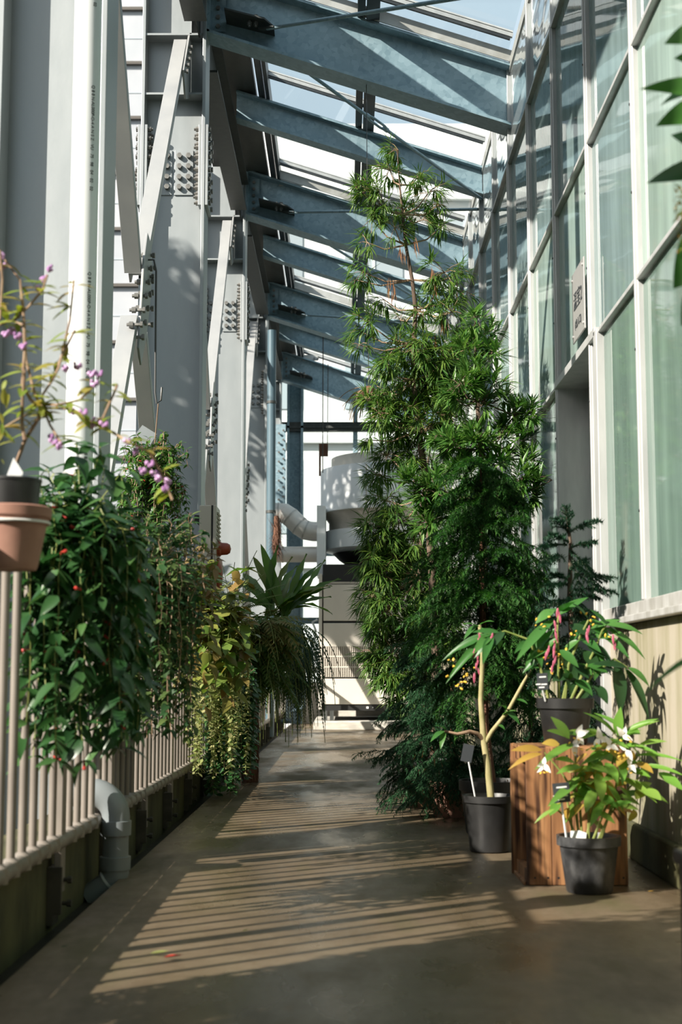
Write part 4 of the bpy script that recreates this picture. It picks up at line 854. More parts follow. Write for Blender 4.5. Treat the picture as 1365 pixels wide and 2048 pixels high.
# frond helper: rachis with leaflets
def frond(fo, sm, p0, d0, L, n, lw, ll, droop, up=(0, 0, 1)):
    p = V(p0); d = V(d0).normalized(); st = L/n; pts = [p.copy()]
    for k in range(n):
        d = (d+V((0, 0, -droop/n))).normalized(); p = p+d*st; pts.append(p.copy()); s_ = k/n; w_ = ll*math.sin(PI*(.12+.88*s_)**.7)
        side = d.cross(V(up)); side = side.normalized() if side.length > 1e-3 else V((1, 0, 0))
        for sg in (-1, 1):
            dd = (side*sg+d*.55+V((0, 0, -.25))).normalized(); fo.add(orient(p, dd, up, max(.006, w_)), w_=lw)
    if sm: sm.tube(pts, .0025, 4, False)
    return pts
of = thing('oak_leaf_fern', 'bronze lobed fern fronds spilling around the tree-fern post', 'fern', (-.72, 10.8, 1.15))
fo = Fol(); sm = MB(); MB().ball((-.74, 10.85, 1.12), .10, 10, 6).build('root_ball', M['barkred'], of, True)
for k in range(84): a = R(0, 2*PI); frond(fo, sm, (-.66+R(-.12, .12), 10.85, R(1.08, 1.2)), (math.cos(a)+.1, math.sin(a)*.9-.3, R(-.3, .9)), R(.2, .46), 11, .34, .085, R(.6, 2.2))
fo.build('fronds', STRIP, L_['fernb'], of); o = sm.build('rachis', M['greenstem'], of); o['kind'] = 'stuff'
ff = thing('feathery_fern', 'bright feathery fern beside the alarm box', 'fern', (-.88, 10.9, 1.2))
fo = Fol(); sm = MB(); MB().ball((-.90, 10.9, 1.2), .08, 10, 6).build('root_ball', M['barkred'], ff, True)
for k in range(30): a = R(0, 2*PI); frond(fo, sm, (-.88, 10.9, 1.24), (math.cos(a)*.8, math.sin(a)*.8, R(.7, 1.8)), R(.35, .62), 30, .28, .06, R(.4, 1.2))
fo.build('fronds', STRIP, L_['fernl'], ff); o = sm.build('rachis', M['greenstem'], ff); o['kind'] = 'stuff'
gf = thing('green_epiphyte', 'dense mid-green lobed foliage hanging below the nest fern', 'fern', (-.75, 11.3, .95))
fo = Fol(); sm = MB(); MB().ball((-.74, 11.35, 1.0), .12, 10, 6).build('root_ball', M['barkred'], gf, True)
for k in range(300): a = R(0, 2*PI); frond(fo, sm, (-.68+R(-.24, .16), 11.2+R(-.5, .4), R(.75, 1.26)), (math.cos(a)+.2, math.sin(a)-.2, R(-.5, .6)), R(.2, .40), 10, .40, .07, R(.8, 2.5))
fo.build('fronds', STRIP, leafmat('epiphyte_leaf', [(.06, .14, .035), (.10, .20, .05), (.15, .22, .06), (.05, .11, .03)], .5, .35), gf); o = sm.build('rachis', M['greenstem'], gf); o['kind'] = 'stuff'
df = thing('dark_hanging_fern', 'dark fern mass hanging like a curtain in front of the cooling unit pipes', 'fern', (-.68, 12.6, 1.0))
fo = Fol(); sm = MB(); MB().lathe([(1e-4, .95), (.1, .95), (.13, 1.12), (.12, 1.12)], 16, (-.78, 12.6, 0)).build('pot', M['blackpot'], df, True)
MB().tube([(-.78, 12.6, 1.1), (XF, 12.6, 1.16)], .006, 6).build('hanger_hook', M['wire'], df)
for k in range(300): a = R(0, 2*PI); q = math.sqrt(R(0, 1)); frond(fo, sm, (-.62+.24*q*math.cos(a), 12.6+.5*q*math.sin(a), R(.8, 1.3)), (math.cos(a)*.9+.2, math.sin(a)*.9, R(-.5, .6)), R(.3, .8), 22, .24, .055, R(2.5, 7))
fo.build('fronds', STRIP, L_['fernd'], df); o = sm.build('rachis', M['greenstem'], df); o['kind'] = 'stuff'
# dried hanging tuft near the ducts
dt = thing('dried_stems', 'dried brown hanging stems by the blue downpipe', 'dried plant', (-.88, 18.8, 2.0)); fo = Fol()
c_ = PY(553, 1065, 18.8); MB().tube([c_+V((0, 0, -.3)), c_+V((.01, 0, 0)), c_+V((0, 0, .22))], [.02, .05, .03], 9).build('stem_bundle', M['barkred'], dt, True)
MB().tube([c_+V((0, 0, .2)), V((-.96, 19.06, c_.z+.3))], .008, 6).build('tie', M['wire'], dt)
for k in range(300): a = R(0, 2*PI); fo.add(orient(c_+V((R(-.05, .05), 0, R(-.3, .2))), (math.cos(a)*.4+.15, math.sin(a)*.4, R(-1, .6)), (0, 0, 1), R(.06, .26)), w_=.05)
fo.build('twigs', NEED, M['barkred'], dt)

# ------------------------------------------------------------------ trees on the right
def tuft(fo, p, d, n, L, wd, droop=.4, open_=.9):
    d = V(d).normalized(); a0 = d.cross(V((0, 0, 1))); a0 = a0.normalized() if a0.length > .05 else V((1, 0, 0)); b0 = d.cross(a0)
    for k in range(n):
        q = R(0, 2*PI); s_ = R(.35, 1)*open_; dd = d*(1-s_*.55)+(a0*math.cos(q)+b0*math.sin(q))*s_+V((0, 0, -droop*R(.3, 1)))
        fo.add(orient(V(p)-d*R(0, .05), dd, (0, -.3, 1), L*R(.65, 1.15)), w_=wd*R(.8, 1.2))
def blobtree(t, trunkpts, blobs, Y, fo, sm, per, L, wd, droop, depth=.22, open_=.9, bw=.005, density=1.0, upb=.15):
    for (px, py, r) in blobs:
        c = PY(px, py, Y+R(-.12, .12)); rr = r*Y/FPX
        tp = min(trunkpts, key=lambda q: abs(q.z-(c.z-.08))+.3*(q-c).length)
        bm = tp.lerp(c, .55)+V((0, 0, -.04)); bp_ = [tp, bm, c]; sm.tube(bp_, [bw*1.5, bw*1.1, bw*.7], 5, False)
        k = max(3, int(density*(r/12.)**2*.55))
        for i in range(k):
            o = rdir(); o = V((o.x*rr, o.y*min(depth, rr*1.2), o.z*rr*.9))*(R(.15, 1)**.5); p = c+o; p.x = min(p.x, XW-.10)
            d = (o*1.6/max(rr, .01)+(c-tp).normalized()*.5+V((0, 0, upb))); sm.tube([c, c.lerp(p, .5)+V((0, 0, .01)), p], bw*.45, 4, False); tuft(fo, p, d, per, L, wd, droop, open_)
# tall narrow-leaved podocarpus
pt = thing('tall_podocarpus', 'tall slender tree with long narrow drooping leaves reaching the roof', 'tree', (.56, 9.45, 0))
YP = 9.45
tk = [V((.58, YP, .2)), V((.60, YP, .9)), PY(862, 1100, YP), PY(852, 960, YP), PY(838, 860, YP), PY(828, 760, YP), PY(828, 690, YP), PY(832, 620, YP), PY(825, 560, YP), PY(812, 490, YP), PY(806, 430, YP), PY(800, 370, YP), PY(795, 300, YP)]
MB().tube(tk, [.03, .028, .026, .024, .022, .019, .017, .015, .013, .011, .009, .006, .003], 10).build('trunk', M['bark'], pt, True)
MB().lathe([(1e-4, 0), (.13, 0), (.16, .26), (.15, .26), (.13, .2), (1e-4, .2)], 24, (.58, YP, 0)).build('pot', M['blackpot'], pt, True)
fo = Fol(); sm = MB()
bA = [(797, 300, 34), (780, 340, 36), (840, 350, 30), (735, 380, 40), (712, 375, 22), (765, 400, 40), (858, 385, 42), (880, 410, 34), (810, 420, 36), (745, 440, 38), (790, 455, 34), (888, 450, 26), (735, 485, 26), (845, 440, 30),
 (728, 545, 38), (712, 560, 20), (770, 600, 24), (735, 645, 40), (716, 660, 26), (720, 690, 22), (890, 545, 46), (915, 580, 40), (870, 590, 40), (905, 625, 40), (850, 625, 30), (800, 640, 26), (925, 545, 26),
 (800, 700, 44), (770, 730, 36), (850, 700, 46), (890, 720, 50), (830, 770, 50), (780, 790, 44), (880, 790, 50), (760, 830, 36), (900, 760, 40), (735, 800, 26), (860, 850, 46), (800, 860, 40), (820, 910, 40), (775, 910, 34), (900, 880, 40), (755, 950, 32), (880, 950, 40), (740, 880, 20), (925, 680, 40), (860, 740, 50), (810, 820, 46), (900, 830, 50)]
blobtree(pt, tk[2:], bA[:27], YP, fo, sm, 14, .125, .09, .75, density=1.9)
blobtree(pt, tk[2:], bA[27:], YP, fo, sm, 16, .125, .095, .75, density=3.2)
fo.build('foliage', STRIP, L_['podo'], pt)
fd = Fol()
for px, py in ((782, 560), (790, 575), (830, 480), (868, 540), (872, 560), (890, 640), (868, 670), (805, 500)):
    for k in range(7): fd.add(orient(PY(px+R(-6, 6), py+R(-10, 10), YP-.1), (R(-.25, .25), R(-.2, .2), -1), (0, -1, 0), R(.07, .13)), w_=.07)
fd.build('dead_leaves', STRIP, M['dead'], pt)
o = sm.build('branches', M['twig'], pt); o['kind'] = 'stuff'
# weeping podocarpus in front of the cooling unit
YW = 10.6
wt = thing('weeping_podocarpus', 'weeping narrow-leaved tree hanging in front of the cooling unit', 'tree', (.55, YW, 0))
tk2 = [V((.56, YW, .1)), V((.55, YW, .8)), PY(840, 1150, YW), PY(845, 1000, YW), PY(860, 900, YW)]
MB().tube(tk2, [.024, .02, .017, .013, .006], 8).build('trunk', M['bark'], wt, True)
MB().lathe([(1e-4, 0), (.13, 0), (.16, .26), (.15, .26), (.13, .2), (1e-4, .2)], 24, (.56, YW, 0)).build('pot', M['blackpot'], wt, True)
fo = Fol(); sm = MB()
bW = [(770, 1000, 40), (740, 1060, 34), (765, 1080, 40), (735, 1120, 30), (760, 1150, 40), (790, 1120, 50), (745, 1195, 38), (775, 1220, 44), (820, 1180, 50), (755, 1255, 34), (790, 1290, 48), (765, 1320, 38), (780, 1360, 36), (820, 1330, 50), (800, 1395, 34), (840, 1260, 50), (830, 1080, 50), (850, 1380, 50), (790, 1050, 40), (880, 1150, 60), (880, 1250, 60), (735, 1300, 18), (725, 1215, 18)]
blobtree(wt, tk2[1:], bW, YW, fo, sm, 16, .14, .09, .9, density=3.8)
fo.build('foliage', STRIP, L_['podo'], wt); o = sm.build('branches', M['twig'], wt); o['kind'] = 'stuff'
# broad-leaved podocarpus
YQ = 8.75
qt = thing('broad_podocarpus', 'upright tree with short broad glossy leaves against the glazed wall', 'tree', (.86, YQ, 0))
tk3 = [V((.86, YQ, .1)), V((.86, YQ, 1.0)), PY(966, 1000, YQ), PY(962, 900, YQ), PY(955, 800, YQ), PY(952, 720, YQ), PY(950, 650, YQ)]
MB().tube(tk3, [.026, .023, .02, .017, .013, .01, .005], 8).build('trunk', M['bark'], qt, True)
MB().lathe([(1e-4, 0), (.13, 0), (.16, .26), (.15, .26), (.13, .2), (1e-4, .2)], 24, (.86, YQ, 0)).build('pot', M['blackpot'], qt, True)
fo = Fol(); sm = MB()
bQ = [(952, 635, 24), (975, 665, 26), (935, 690, 30), (985, 705, 28), (945, 745, 34), (990, 760, 26), (920, 770, 34), (915, 800, 26), (970, 800, 36), (1010, 790, 22), (1030, 830, 34), (1068, 825, 26), (1005, 870, 30), (1048, 870, 24), (955, 870, 40), (905, 880, 36), (880, 870, 22), (1060, 915, 26), (1000, 930, 36), (930, 940, 40), (1045, 955, 30), (1085, 945, 20), (1105, 960, 18), (1075, 985, 24), (870, 970, 34), (840, 985, 30), (815, 960, 24), (900, 1020, 40), (985, 985, 40), (1030, 1010, 36), (850, 1040, 34), (950, 1010, 40)]
blobtree(qt, tk3[2:], bQ, YQ, fo, sm, 15, .115, .165, .05, depth=.2, density=3.2, upb=.7, open_=.8)
fo.build('foliage', STRIP, L_['podob'], qt); o = sm.build('branches', M['bark'], qt); o['kind'] = 'stuff'
# needle sprays
def spray(fo, sm, p0, d0, L, nl, nw, droop, dens=.006, flat=.5, sub=True, thick=.0022):
    d = V(d0).normalized(); p = V(p0); n = 6; pts = [p.copy()]
    for k in range(n):
        d = (d+V((0, 0, -droop/n))).normalized(); q = p+d*(L/n); m_ = int(L/n/dens)
        side = d.cross(V((0, 0, 1))); side = side.normalized() if side.length > .05 else V((1, 0, 0)); u_ = side.cross(d)
        for j in range(m_):
            a = R(0, 2*PI); dd = d*.6+side*math.cos(a)+u_*math.sin(a)*flat; fo.add(orient(p.lerp(q, R(0, 1)), dd, (0, 0, 1), nl*R(.7, 1.2)), w_=nw)
        if sub and 0 < k < n-1:
            for sg in (-1, 1): spray(fo, sm, q, side*sg*R(.6, 1)+d*.8+V((0, 0, R(-.2, .2))), L*(.5-.06*k), nl*.9, nw, droop*1.2, dens*1.1, flat, False, thick*.7)
        p = q; pts.append(p.copy())
    sm.tube(pts, [thick*(1.2-k*.15) for k in range(len(pts))], 3, False)
YC = 7.42
tk4 = [V((.76, YC, .2)), PY(970, 1450, YC), PY(967, 1300, YC), PY(965, 1150, YC), PY(963, 1050, YC), PY(962, 930, YC)]
MB().tube(tk4, [.024, .022, .02, .016, .012, .004], 9).build('trunk', M['barkred'], B_, True)
fo = Fol(); sm = MB()
for k in range(190):
    f = (k+R(0, 1))/190; py = 915+f*470; p0 = PY(965, py, YC); a = R(0, 2*PI); Ls = (.14+.32*min(1, (1-abs(f-.62)*1.1)))*R(.7, 1.1)
    spray(fo, sm, p0, (math.cos(a), math.sin(a), R(.0, .55)), Ls*1.1, .036, .20, R(.6, 1.7), .0021)
fo.build('foliage', NEED, L_['conif'], B_); o = sm.build('branches', M['darktwig'], B_); o['kind'] = 'stuff'
# monkey-puzzle-like young conifer by the wall
YN = 6.45
at_ = thing('young_araucaria', 'very dark young conifer with rope-like branches behind the crate by the wall', 'potted tree', (1.03, YN, 0))
MB().lathe([(1e-4, 0), (.10, 0), (.12, .24), (.11, .24), (.1, .2), (1e-4, .2)], 24, (1.03, YN, 0)).build('pot', M['blackpot'], at_, True)
tk5 = [V((1.03, YN, .18)), V((1.03, YN, .8)), PY(1140, 1200, YN), PY(1142, 1090, YN), PY(1133, 1015, YN)]
MB().tube(tk5, [.016, .014, .012, .009, .005], 8).build('trunk', M['bark'], at_, True)
fo = Fol(); sm = MB()
tips = [((1140, 1070), (1110, 1035)), ((1140, 1065), (1198, 1037)), ((1138, 1085), (1098, 1067)), ((1135, 1090), (1078, 1095)), ((1140, 1100), (1190, 1150)), ((1142, 1095), (1195, 1085)), ((1145, 1120), (1200, 1175)), ((1120, 1110), (1085, 1130)), ((1150, 1150), (1225, 1150)), ((1150, 1180), (1232, 1178)), ((1140, 1170), (1090, 1170)), ((1140, 1190), (1200, 1195)), ((1135, 1160), (1100, 1150)), ((1140, 1060), (1133, 1012)), ((1140, 1210), (1080, 1210)), ((1145, 1220), (1195, 1230)), ((1140, 1240), (1090, 1250)), ((1140, 1140), (1175, 1120)), ((1142, 1105), (1165, 1190))]
for a, b_ in tips:
    q0, q1 = PY(*a, YN+R(-.05, .05)), PY(*b_, YN+R(-.15, .1)); q1.x = min(q1.x, XW-.06); L_br = (q1-q0).length
    spray(fo, sm, q0, (q1-q0)+V((0, 0, .03)), L_br, .021, .24, .35, .0007, 1.0, True, .005)
for k in range(46):
    f = R(0, 1); p0 = PY(1140, 1190+f*260, YN); a = R(0, 2*PI); spray(fo, sm, p0, (math.cos(a)-.1, math.sin(a), R(-.1, .4)), R(.12, .24), .021, .26, .8, .0010, 1.0, True, .005)
fo.build('foliage', NEED, L_['arau'], at_); o = sm.build('branches', M['darktwig'], at_); o['kind'] = 'stuff'
# blue-green spreading conifers on the floor
for nm, lab, cx, cy, r0, z0, n_, px in (('spreading_juniper', 'blue-green feathery conifer spreading over the floor behind the black pots', .62, 8.35, .42, .55, 110, 0), ('low_juniper', 'low feathery conifer sprawling into the walkway in front of the trees', .50, 8.95, .38, .75, 100, 1), ('back_juniper', 'feathery green conifer in the shade between the sapling and the door', 1.0, 7.75, .34, 1.15, 150, 2)):
    jt = thing(nm, lab, 'potted tree', (cx, cy, 0)); fo = Fol(); sm = MB()
    MB().lathe([(1e-4, 0), (.11, 0), (.135, .2), (.125, .2), (.1, .16), (1e-4, .16)], 20, (cx, cy, 0)).build('pot', M['terracotta'], jt, True)
    MB().tube([(cx, cy, .15), (cx, cy, z0+.3)], [.016, .008], 8).build('trunk', M['barkred'], jt, True)
    for k in range(n_):
        zz = .16+(z0+.1)*(k/n_); a = R(0, 2*PI); p0 = V((cx, cy, zz)); d = V((math.cos(a)-.25, math.sin(a)-.1, R(.0, .6))); ll = r0*R(.6, 1.15)*(1.15-.55*k/n_)
        if cx+d.normalized().x*ll > XW-.12: ll *= .4
        spray(fo, sm, p0, d, ll, .030, .20, R(.5, 1.5), .0023)
    fd = Fol()
    for k in range(50): fd.add(orient((cx+R(-.2, .1), cy-R(.1, .35), R(.05, .4)), rdir(), (0, 0, 1), R(.03, .06)), w_=.12)
    fo.build('foliage', NEED, L_['jun'], jt); fd.build('dry_sprigs', NEED, M['dead'], jt); o = sm.build('branches', M['darktwig'], jt); o['kind'] = 'stuff'
# wispy orange-green plant hanging from a wire
wi = thing('wispy_fern', 'wispy orange and green plant hanging by a wire left of the tall tree', 'hanging plant', PY(735, 790, 9.9)); fo = Fol(); fo2 = Fol(); sm = MB()
c = PY(738, 785, 9.9); MB().ball(c, .05, 10, 6).build('root_ball', M['barkred'], wi, True); MB().tube([c, V((c.x, 10.66, roofz(c.x)-.5))], .003, 5).build('wire', M['wire'], wi)
for k in range(60):
    a = R(0, 2*PI); tgt = fo2 if (math.cos(a) < -.2 and k % 3) else fo
    pp = frond(tgt, sm, c+rdir()*.04, (math.cos(a)-.2, math.sin(a)*.6, R(-.2, .5)), R(.12, .26), 14, .10, .022, R(1, 3.5))
fo.build('foliage', STRIP, L_['podo'], wi); fo2.build('dry_foliage', STRIP, L_['wisp'], wi); o = sm.build('stems', M['twig'], wi); o['kind'] = 'stuff'

# ------------------------------------------------------------------ sapling stem
st = [PY(983, 1600, 6.66), PY(976, 1530, 6.66), PY(968, 1480, 6.66), PY(962, 1400, 6.66), PY(966, 1310, 6.66), PY(960, 1250, 6.68)]
MB().tube(st, [.017, .016, .015, .012, .011, .009], 12).build('stem', M['stem'], A_, True)
MB().tube([PY(972, 1485, 6.66), PY(985, 1462, 6.64), PY(1015, 1425, 6.62), PY(1045, 1370, 6.6), PY(1062, 1340, 6.6)], [.011, .010, .009, .008, .005], 10).build('branch', M['stem'], A_, True)
MB().tube([PY(968, 1480, 6.66), PY(955, 1467, 6.64), PY(940, 1463, 6.62), PY(915, 1468, 6.6), PY(890, 1462, 6.6)], [.011, .010, .009, .007, .005], 10).build('branch', M['twig'], A_, True)
sgm = meshes(L_['glob'], .32, 'lance', 4, (.1, .4), .25)
for (b0, t0) in (((1010, 1420), (1045, 1440)), ((1012, 1418), (1000, 1400)), ((1005, 1430), (1030, 1410)), ((1030, 1400), (1055, 1395)), ((995, 1450), (1010, 1450)), ((890, 1462), (860, 1470)), ((892, 1460), (875, 1440)), ((890, 1463), (880, 1490)), ((960, 1255), (930, 1235)), ((960, 1250), (985, 1232)), ((962, 1255), (990, 1275)), ((958, 1250), (925, 1265)), ((1062, 1340), (1080, 1325)), ((1060, 1342), (1040, 1322))):
    leaf_obj(A_, random.choice(sgm), PY(*b0, 6.62), PY(*t0, 6.55), (0, -.4, 1))
# ------------------------------------------------------------------ globba on the crate
YG = 5.72
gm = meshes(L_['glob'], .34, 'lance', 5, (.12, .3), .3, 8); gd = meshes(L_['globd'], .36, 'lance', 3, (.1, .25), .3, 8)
stems = [[(1100, 1405), (1080, 1330), (1060, 1280), (1010, 1262), (985, 1270)], [(1118, 1405), (1118, 1330), (1115, 1260), (1118, 1228)], [(1140, 1405), (1165, 1350), (1190, 1300), (1205, 1262), (1215, 1248)], [(1150, 1405), (1185, 1350), (1230, 1318), (1255, 1335)], [(1130, 1405), (1138, 1330), (1160, 1275), (1178, 1240)], [(1125, 1405), (1135, 1360), (1120, 1300)]]
for s_ in stems: MB().tube([PY(*q, YG) for q in s_], [.006, .0055, .005, .004, .003][:len(s_)], 7).build('stem', M['greenstem'], C_, True)
gl = [((985, 1270), (872, 1300), .030), ((980, 1272), (884, 1350), .034), ((978, 1274), (940, 1315), .042), ((1000, 1265), (945, 1258), .03), ((1112, 1238), (1026, 1312), .05), ((1110, 1220), (1068, 1238), .05), ((1116, 1232), (1150, 1188), .05), ((1118, 1230), (1176, 1186), .036), ((1112, 1256), (1026, 1345), .04), ((1118, 1275), (1046, 1335), .035), ((1110, 1290), (1050, 1315), .035), ((1178, 1238), (1226, 1280), .05), ((1180, 1258), (1244, 1232), .035), ((1212, 1250), (1292, 1252), .035), ((1210, 1256), (1304, 1300), .035), ((1205, 1270), (1262, 1300), .035), ((1200, 1300), (1196, 1356), .05), ((1178, 1240), (1150, 1200), .03), ((1165, 1275), (1225, 1268), .045), ((1160, 1280), (1110, 1310), .035), ((1215, 1250), (1185, 1215), .03), ((1190, 1300), (1235, 1310), .045), ((1120, 1300), (1160, 1330), .04), ((1060, 1280), (1030, 1300), .03), ((1065, 1290), (1090, 1320), .04), ((1175, 1330), (1220, 1340), .045), ((1150, 1360), (1190, 1380), .05)]
for b0, t0, w_ in gl: leaf_obj(C_, random.choice(gm), PY(*b0, YG+R(-.03, .05)), PY(*t0, YG+R(-.10, .02)), (R(-.3, .3), -.7, .8), w_)
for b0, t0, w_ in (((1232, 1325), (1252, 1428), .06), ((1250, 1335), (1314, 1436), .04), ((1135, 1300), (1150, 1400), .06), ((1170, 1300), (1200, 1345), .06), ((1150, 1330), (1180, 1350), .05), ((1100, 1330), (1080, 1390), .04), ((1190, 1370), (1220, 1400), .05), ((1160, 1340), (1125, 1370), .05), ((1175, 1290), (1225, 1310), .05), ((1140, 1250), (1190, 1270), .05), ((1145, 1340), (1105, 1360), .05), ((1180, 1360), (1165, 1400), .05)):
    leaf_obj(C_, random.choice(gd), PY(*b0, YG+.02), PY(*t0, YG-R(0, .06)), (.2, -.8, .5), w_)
for k in range(26):
    s_ = random.choice(stems); i_ = random.randrange(1, len(s_)); q_ = s_[i_]; a = R(0, 2*PI); p = PY(q_[0], q_[1], YG+R(-.02, .06)); leaf_obj(C_, random.choice(gm if k % 3 else gd), p, p+V((math.cos(a), math.sin(a)*.6-.1, R(-.7, .5))).normalized()*R(.10, .19), (R(-.3, .3), -.7, .8), R(.035, .055))
PK = MB().lathe([(1e-4, 0), (.10, .15), (.13, .5), (.07, .85), (1e-4, 1)], 7); PK.v = [(x, z, -y*.5) for x, y, z in PK.v]; PK = PK.mesh('bract', M['pink'], True)
for px, py, n_ in ((958, 1265, 9), (1113, 1240, 10), (1120, 1215, 3), (1178, 1250, 4), (985, 1265, 2), (1230, 1268, 4), (1095, 1290, 3)):
    for k in range(n_): p = PY(px+R(-4, 4)-k*.7, py+k*10*(1 if n_ > 6 else .6), YG-.03); inst('bract', PK, C_, orient(p, (R(-.3, .3), R(-.3, .1), -1), (0, -1, 0), R(.03, .045)))
YF = MB().lathe([(1e-4, 0), (.25, .2), (.38, .6), (.12, 1.0), (1e-4, 1)], 6); YF.v = [(x, z, -y*.7) for x, y, z in YF.v]; YF = YF.mesh('flower', M['yellow'], True)
for k in range(48):
    px, py = random.choice([(905, 1325), (925, 1345), (940, 1335), (918, 1370), (930, 1360), (1085, 1310), (1100, 1335), (1120, 1305), (1130, 1330), (1125, 1300), (1165, 1235), (1190, 1240), (1150, 1270), (1220, 1270), (1095, 1240), (1080, 1245), (1030, 1280), (1240, 1265), (900, 1350)]); inst('flower', YF, C_, orient(PY(px+R(-9, 9), py+R(-10, 10), YG-.02), rdir(), (0, 0, 1), R(.010, .018)))
# ------------------------------------------------------------------ ginger plant
YJ = 5.40
jm = meshes(L_['ging'], .30, 'lance', 5, (.08, .3), .3, 8); jy = meshes(L_['gingy'], .28, 'lance', 3, (.1, .5), .3, 8)
for s_ in ([(1160, 1685), (1150, 1600), (1152, 1530), (1150, 1475)], [(1172, 1685), (1190, 1600), (1225, 1530), (1236, 1475)], [(1185, 1685), (1210, 1620), (1240, 1560), (1275, 1515)], [(1165, 1685), (1160, 1600), (1120, 1540), (1090, 1505)], [(1195, 1685), (1215, 1640), (1245, 1590), (1290, 1545)], [(1155, 1685), (1140, 1640), (1110, 1615), (1075, 1640)], [(1178, 1685), (1178, 1600), (1180, 1520)], [(1150, 1685), (1142, 1640), (1135, 1600)], [(1200, 1685), (1225, 1610), (1235, 1560)]):
    MB().tube([PY(*q, YJ+.02) for q in s_], [.0055, .005, .004, .003][:len(s_)], 7).build('stem', M['greenstem'], D_, True)
jl = [((1140, 1478), (1106, 1430), .07), ((1138, 1476), (1098, 1456), .055), ((1236, 1476), (1184, 1410), .045), ((1237, 1472), (1240, 1414), .06), ((1237, 1476), (1314, 1430), .035), ((1155, 1488), (1068, 1518), .055), ((1182, 1500), (1232, 1484), .05), ((1240, 1492), (1322, 1492), .035), ((1270, 1512), (1366, 1506), .035), ((1280, 1532), (1372, 1536), .035), ((1318, 1545), (1370, 1576), .06), ((1250, 1560), (1346, 1602), .06), ((1240, 1555), (1320, 1590), .05), ((1160, 1562), (1095, 1604), .05), ((1150, 1525), (1115, 1510), .05), ((1200, 1520), (1190, 1560), .06), ((1175, 1515), (1215, 1540), .06), ((1205, 1500), (1175, 1530), .06), ((1220, 1530), (1245, 1570), .06), ((1160, 1600), (1130, 1640), .05), ((1190, 1580), (1170, 1620), .06), ((1200, 1590), (1235, 1610), .05), ((1215, 1570), (1260, 1620), .05), ((1170, 1560), (1140, 1550), .06), ((1110, 1618), (1066, 1642), .025), ((1120, 1600), (1100, 1630), .05), ((1225, 1520), (1290, 1525), .045), ((1235, 1500), (1280, 1480), .035), ((1185, 1640), (1215, 1660), .04), ((1165, 1540), (1165, 1600), .07), ((1195, 1545), (1210, 1600), .07), ((1150, 1560), (1125, 1590), .05), ((1275, 1520), (1310, 1560), .05), ((1245, 1540), (1300, 1545), .05), ((1185, 1560), (1150, 1610), .06), ((1210, 1600), (1180, 1650), .05)]
for b0, t0, w_ in jl: leaf_obj(D_, random.choice(jm), PY(*b0, YJ+R(-.05, .06)), PY(*t0, YJ+R(-.12, .04)), (R(-.3, .3), -.6, .8), w_*.72)
for b0, t0, w_ in (((1085, 1500), (1024, 1492), .045), ((1085, 1508), (1020, 1516), .03), ((1120, 1488), (1085, 1482), .05), ((1150, 1590), (1096, 1606), .04), ((1170, 1610), (1130, 1630), .045), ((1215, 1560), (1232, 1610), .05), ((1200, 1600), (1175, 1640), .04), ((1160, 1530), (1140, 1540), .04), ((1225, 1600), (1260, 1630), .04), ((1140, 1615), (1120, 1650), .035), ((1190, 1540), (1215, 1565), .04)):
    leaf_obj(D_, random.choice(jy), PY(*b0, YJ+R(-.04, .05)), PY(*t0, YJ+R(-.08, .04)), (R(-.3, .3), -.6, .8), w_*.9)
for k in range(52):
    a = R(0, 2*PI); z = R(.30, .60); p = V((.95+R(-.08, .16), YJ+R(-.05, .06), z)); leaf_obj(D_, random.choice(jm if k % 4 else jy), p, p+V((math.cos(a), math.sin(a)*.5-.2, R(-.6, .6))).normalized()*R(.08, .15), (R(-.3, .3), -.5, .8), R(.03, .05))
PW = leaf_mesh('petal', M['petal'], .5, 'ovate', .2, .4, 5)
for px, py in ((1148, 1490), (1155, 1470), (1200, 1478), (1222, 1490), (1087, 1530), (1262, 1530), (1246, 1472), (1253, 1500)):
    for k in range(4): p = PY(px, py, YJ-.07); inst('petal', PW, D_, orient(p, V((R(-.6, .6), R(-.4, .1), R(-.9, 1))), (0, -1, .2), R(.03, .05)))
    for k in range(3): inst('stamen', YF, D_, orient(PY(px+R(-14, 14), py+R(0, 18), YJ-.08), (R(-1, 1), -.2, -.3), (0, 0, 1), .012))
# ------------------------------------------------------------------ plant at the right edge on the bench
ne = thing('edge_plant', 'tall broad-leaved plant leaning in from the right edge on the bench', 'potted plant', (1.06, 3.2, .385))
MB().lathe([(1e-4, .385), (.09, .385), (.115, .6), (.105, .6), (1e-4, .57)], 28, (1.06, 3.2, 0)).build('pot', M['blackpot'], ne, True)
MB().tube([(1.06, 3.2, .56), (1.05, 3.2, 1.2), PY(1440, 420, 3.2), PY(1425, 200, 3.2), PY(1420, 60, 3.2)], [.012, .011, .009, .007, .004], 8).build('stem', M['greenstem'], ne, True)
nm_ = meshes(L_['edge'], .36, 'ovate', 4, (.05, .3), .25, 8)
for b0, t0, w_, up in (((1420, 60), (1328, 72), .06, (0, -1, .25)), ((1425, 185), (1290, 152), .05, (0, -1, .25)), ((1425, 170), (1300, 190), .035, (0, -1, .25)), ((1425, 215), (1318, 232), .065, (0, -1, .25)), ((1430, 300), (1338, 242), .06, (0, -1, .25)), ((1440, 335), (1282, 343), .055, (0, -1, .25)), ((1440, 470), (1352, 560), .11, (0, -1, .3)), ((1420, 120), (1345, 100), .05, (0, -1, .25)), ((1440, 1300), (1262, 1352), .025, (0, -.3, 1)), ((1440, 560), (1360, 640), .09, (0, -.8, .4))):
    leaf_obj(ne, random.choice(nm_), PY(*b0, 3.2), PY(*t0, 3.2+R(-.05, .1)), up, w_*1.1)
fo = Fol()
for k in range(240): p = PY(1372+R(-18, 12), 430+R(-60, 70), 3.2+R(-.03, .03)); fo.add(orient(p, rdir(), (0, 0, 1), R(.008, .016)), w_=.5)
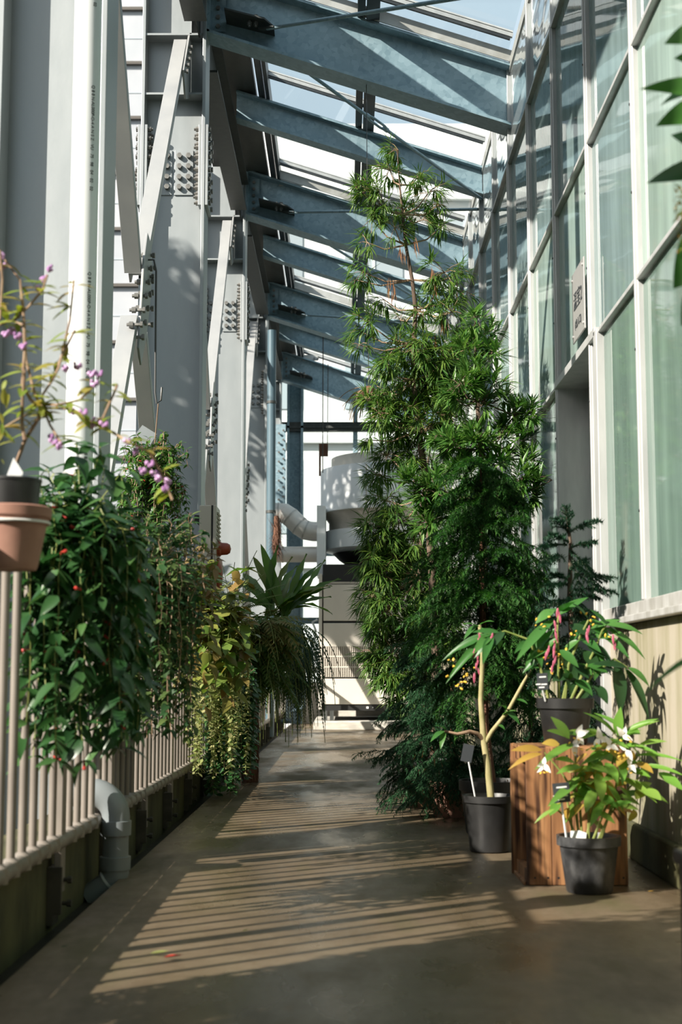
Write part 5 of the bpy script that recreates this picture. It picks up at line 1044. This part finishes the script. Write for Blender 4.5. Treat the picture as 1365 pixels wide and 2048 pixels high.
fo.build('flower_spike', STRIP, L_['wisp'], ne)
# ------------------------------------------------------------------ outside greenery beyond the railing
def shrub(name, lab, cx, cy, cz, rx, ry, rz, n_, L, mt, base=-.6):
    t = thing(name, lab, 'shrub', (cx, cy, base)); fo = Fol(); MB().tube([(cx, cy, base), (cx, cy, cz)], [.05, .02], 8).build('trunk', M['bark'], t, True)
    for k in range(n_): d = rdir()*R(.35, 1)**.5; p = V((cx+d.x*rx, cy+d.y*ry, cz+d.z*rz)); fo.add(orient(p, rdir()+d*.7, (0, 0, 1), L*R(.6, 1.2)), w_=.34)
    fo.build('foliage', STRIP, mt, t)
for k in range(7):
    shrub('outdoor_hedge', 'dark clipped shrub outside the railing, %s from the viewer' % ['first', 'second', 'third', 'fourth', 'fifth', 'sixth', 'seventh'][k], -2.9-.06*k, 3.5+k*3.3, .0, .6, 1.9, .85, 3800, .12, L_['fernd'])
shrub('outdoor_tree', 'sunlit leafy tree outside, seen between the brace and the second column', -3.1, 14.5, 2.3, .75, .75, 1.25, 1500, .17, L_['out'])
shrub('added_shade_tree', 'unseen tall tree added outside on the far left to shade the exhaust hood', -5.2, 18.2, 7.0, 1.7, 1.7, 1.9, 6500, .30, L_['out'])  # out-of-view tree, added to keep sun off the exhaust hood
shrub('added_shade_tree', 'unseen leafy tree added left of the view to shade the second column', -4.8, 8.1, 4.9, 1.15, 1.15, 1.5, 6500, .26, L_['out'])  # out-of-view tree, added so the second column falls in shade
# fallen bits on the floor
for i, (px, py, c_, lab) in enumerate(((300, 1907, 'disc', 'pale curled fallen leaf near the left foreground'), (327, 1915, None, 'red fallen flower beside the pale fallen leaf'), (935, 1768, 'gingy', 'small orange fallen petal left of the crate'), (955, 1755, 'gingy', 'tiny orange fallen petal behind the other one by the crate'), (485, 1862, 'gingy', 'small yellow fallen leaf in the middle of the sunlit stripes'), (1296, 1783, 'gingy', 'orange fallen petal right of the dusty pot'), (515, 1645, 'gingy', 'small orange fallen leaf on the far lit patch'), (122, 1894, 'lip', 'green fallen leaf near the gutter'))):
    p = PZ(px, py, .008); me = leaf_mesh('fallen_leaf', L_[c_] if c_ else M['redflower'], .38, 'lance', -.15, .5, 5)
    o = bpy.data.objects.new('fallen_leaf', me); col.objects.link(o); a = R(-.5, .5) if i > 1 else -.15; o.matrix_world = orient(p, (math.cos(a), math.sin(a), .02), (0, 0, 1), .055 if i < 2 else .022); tag(o, lab, 'leaf')
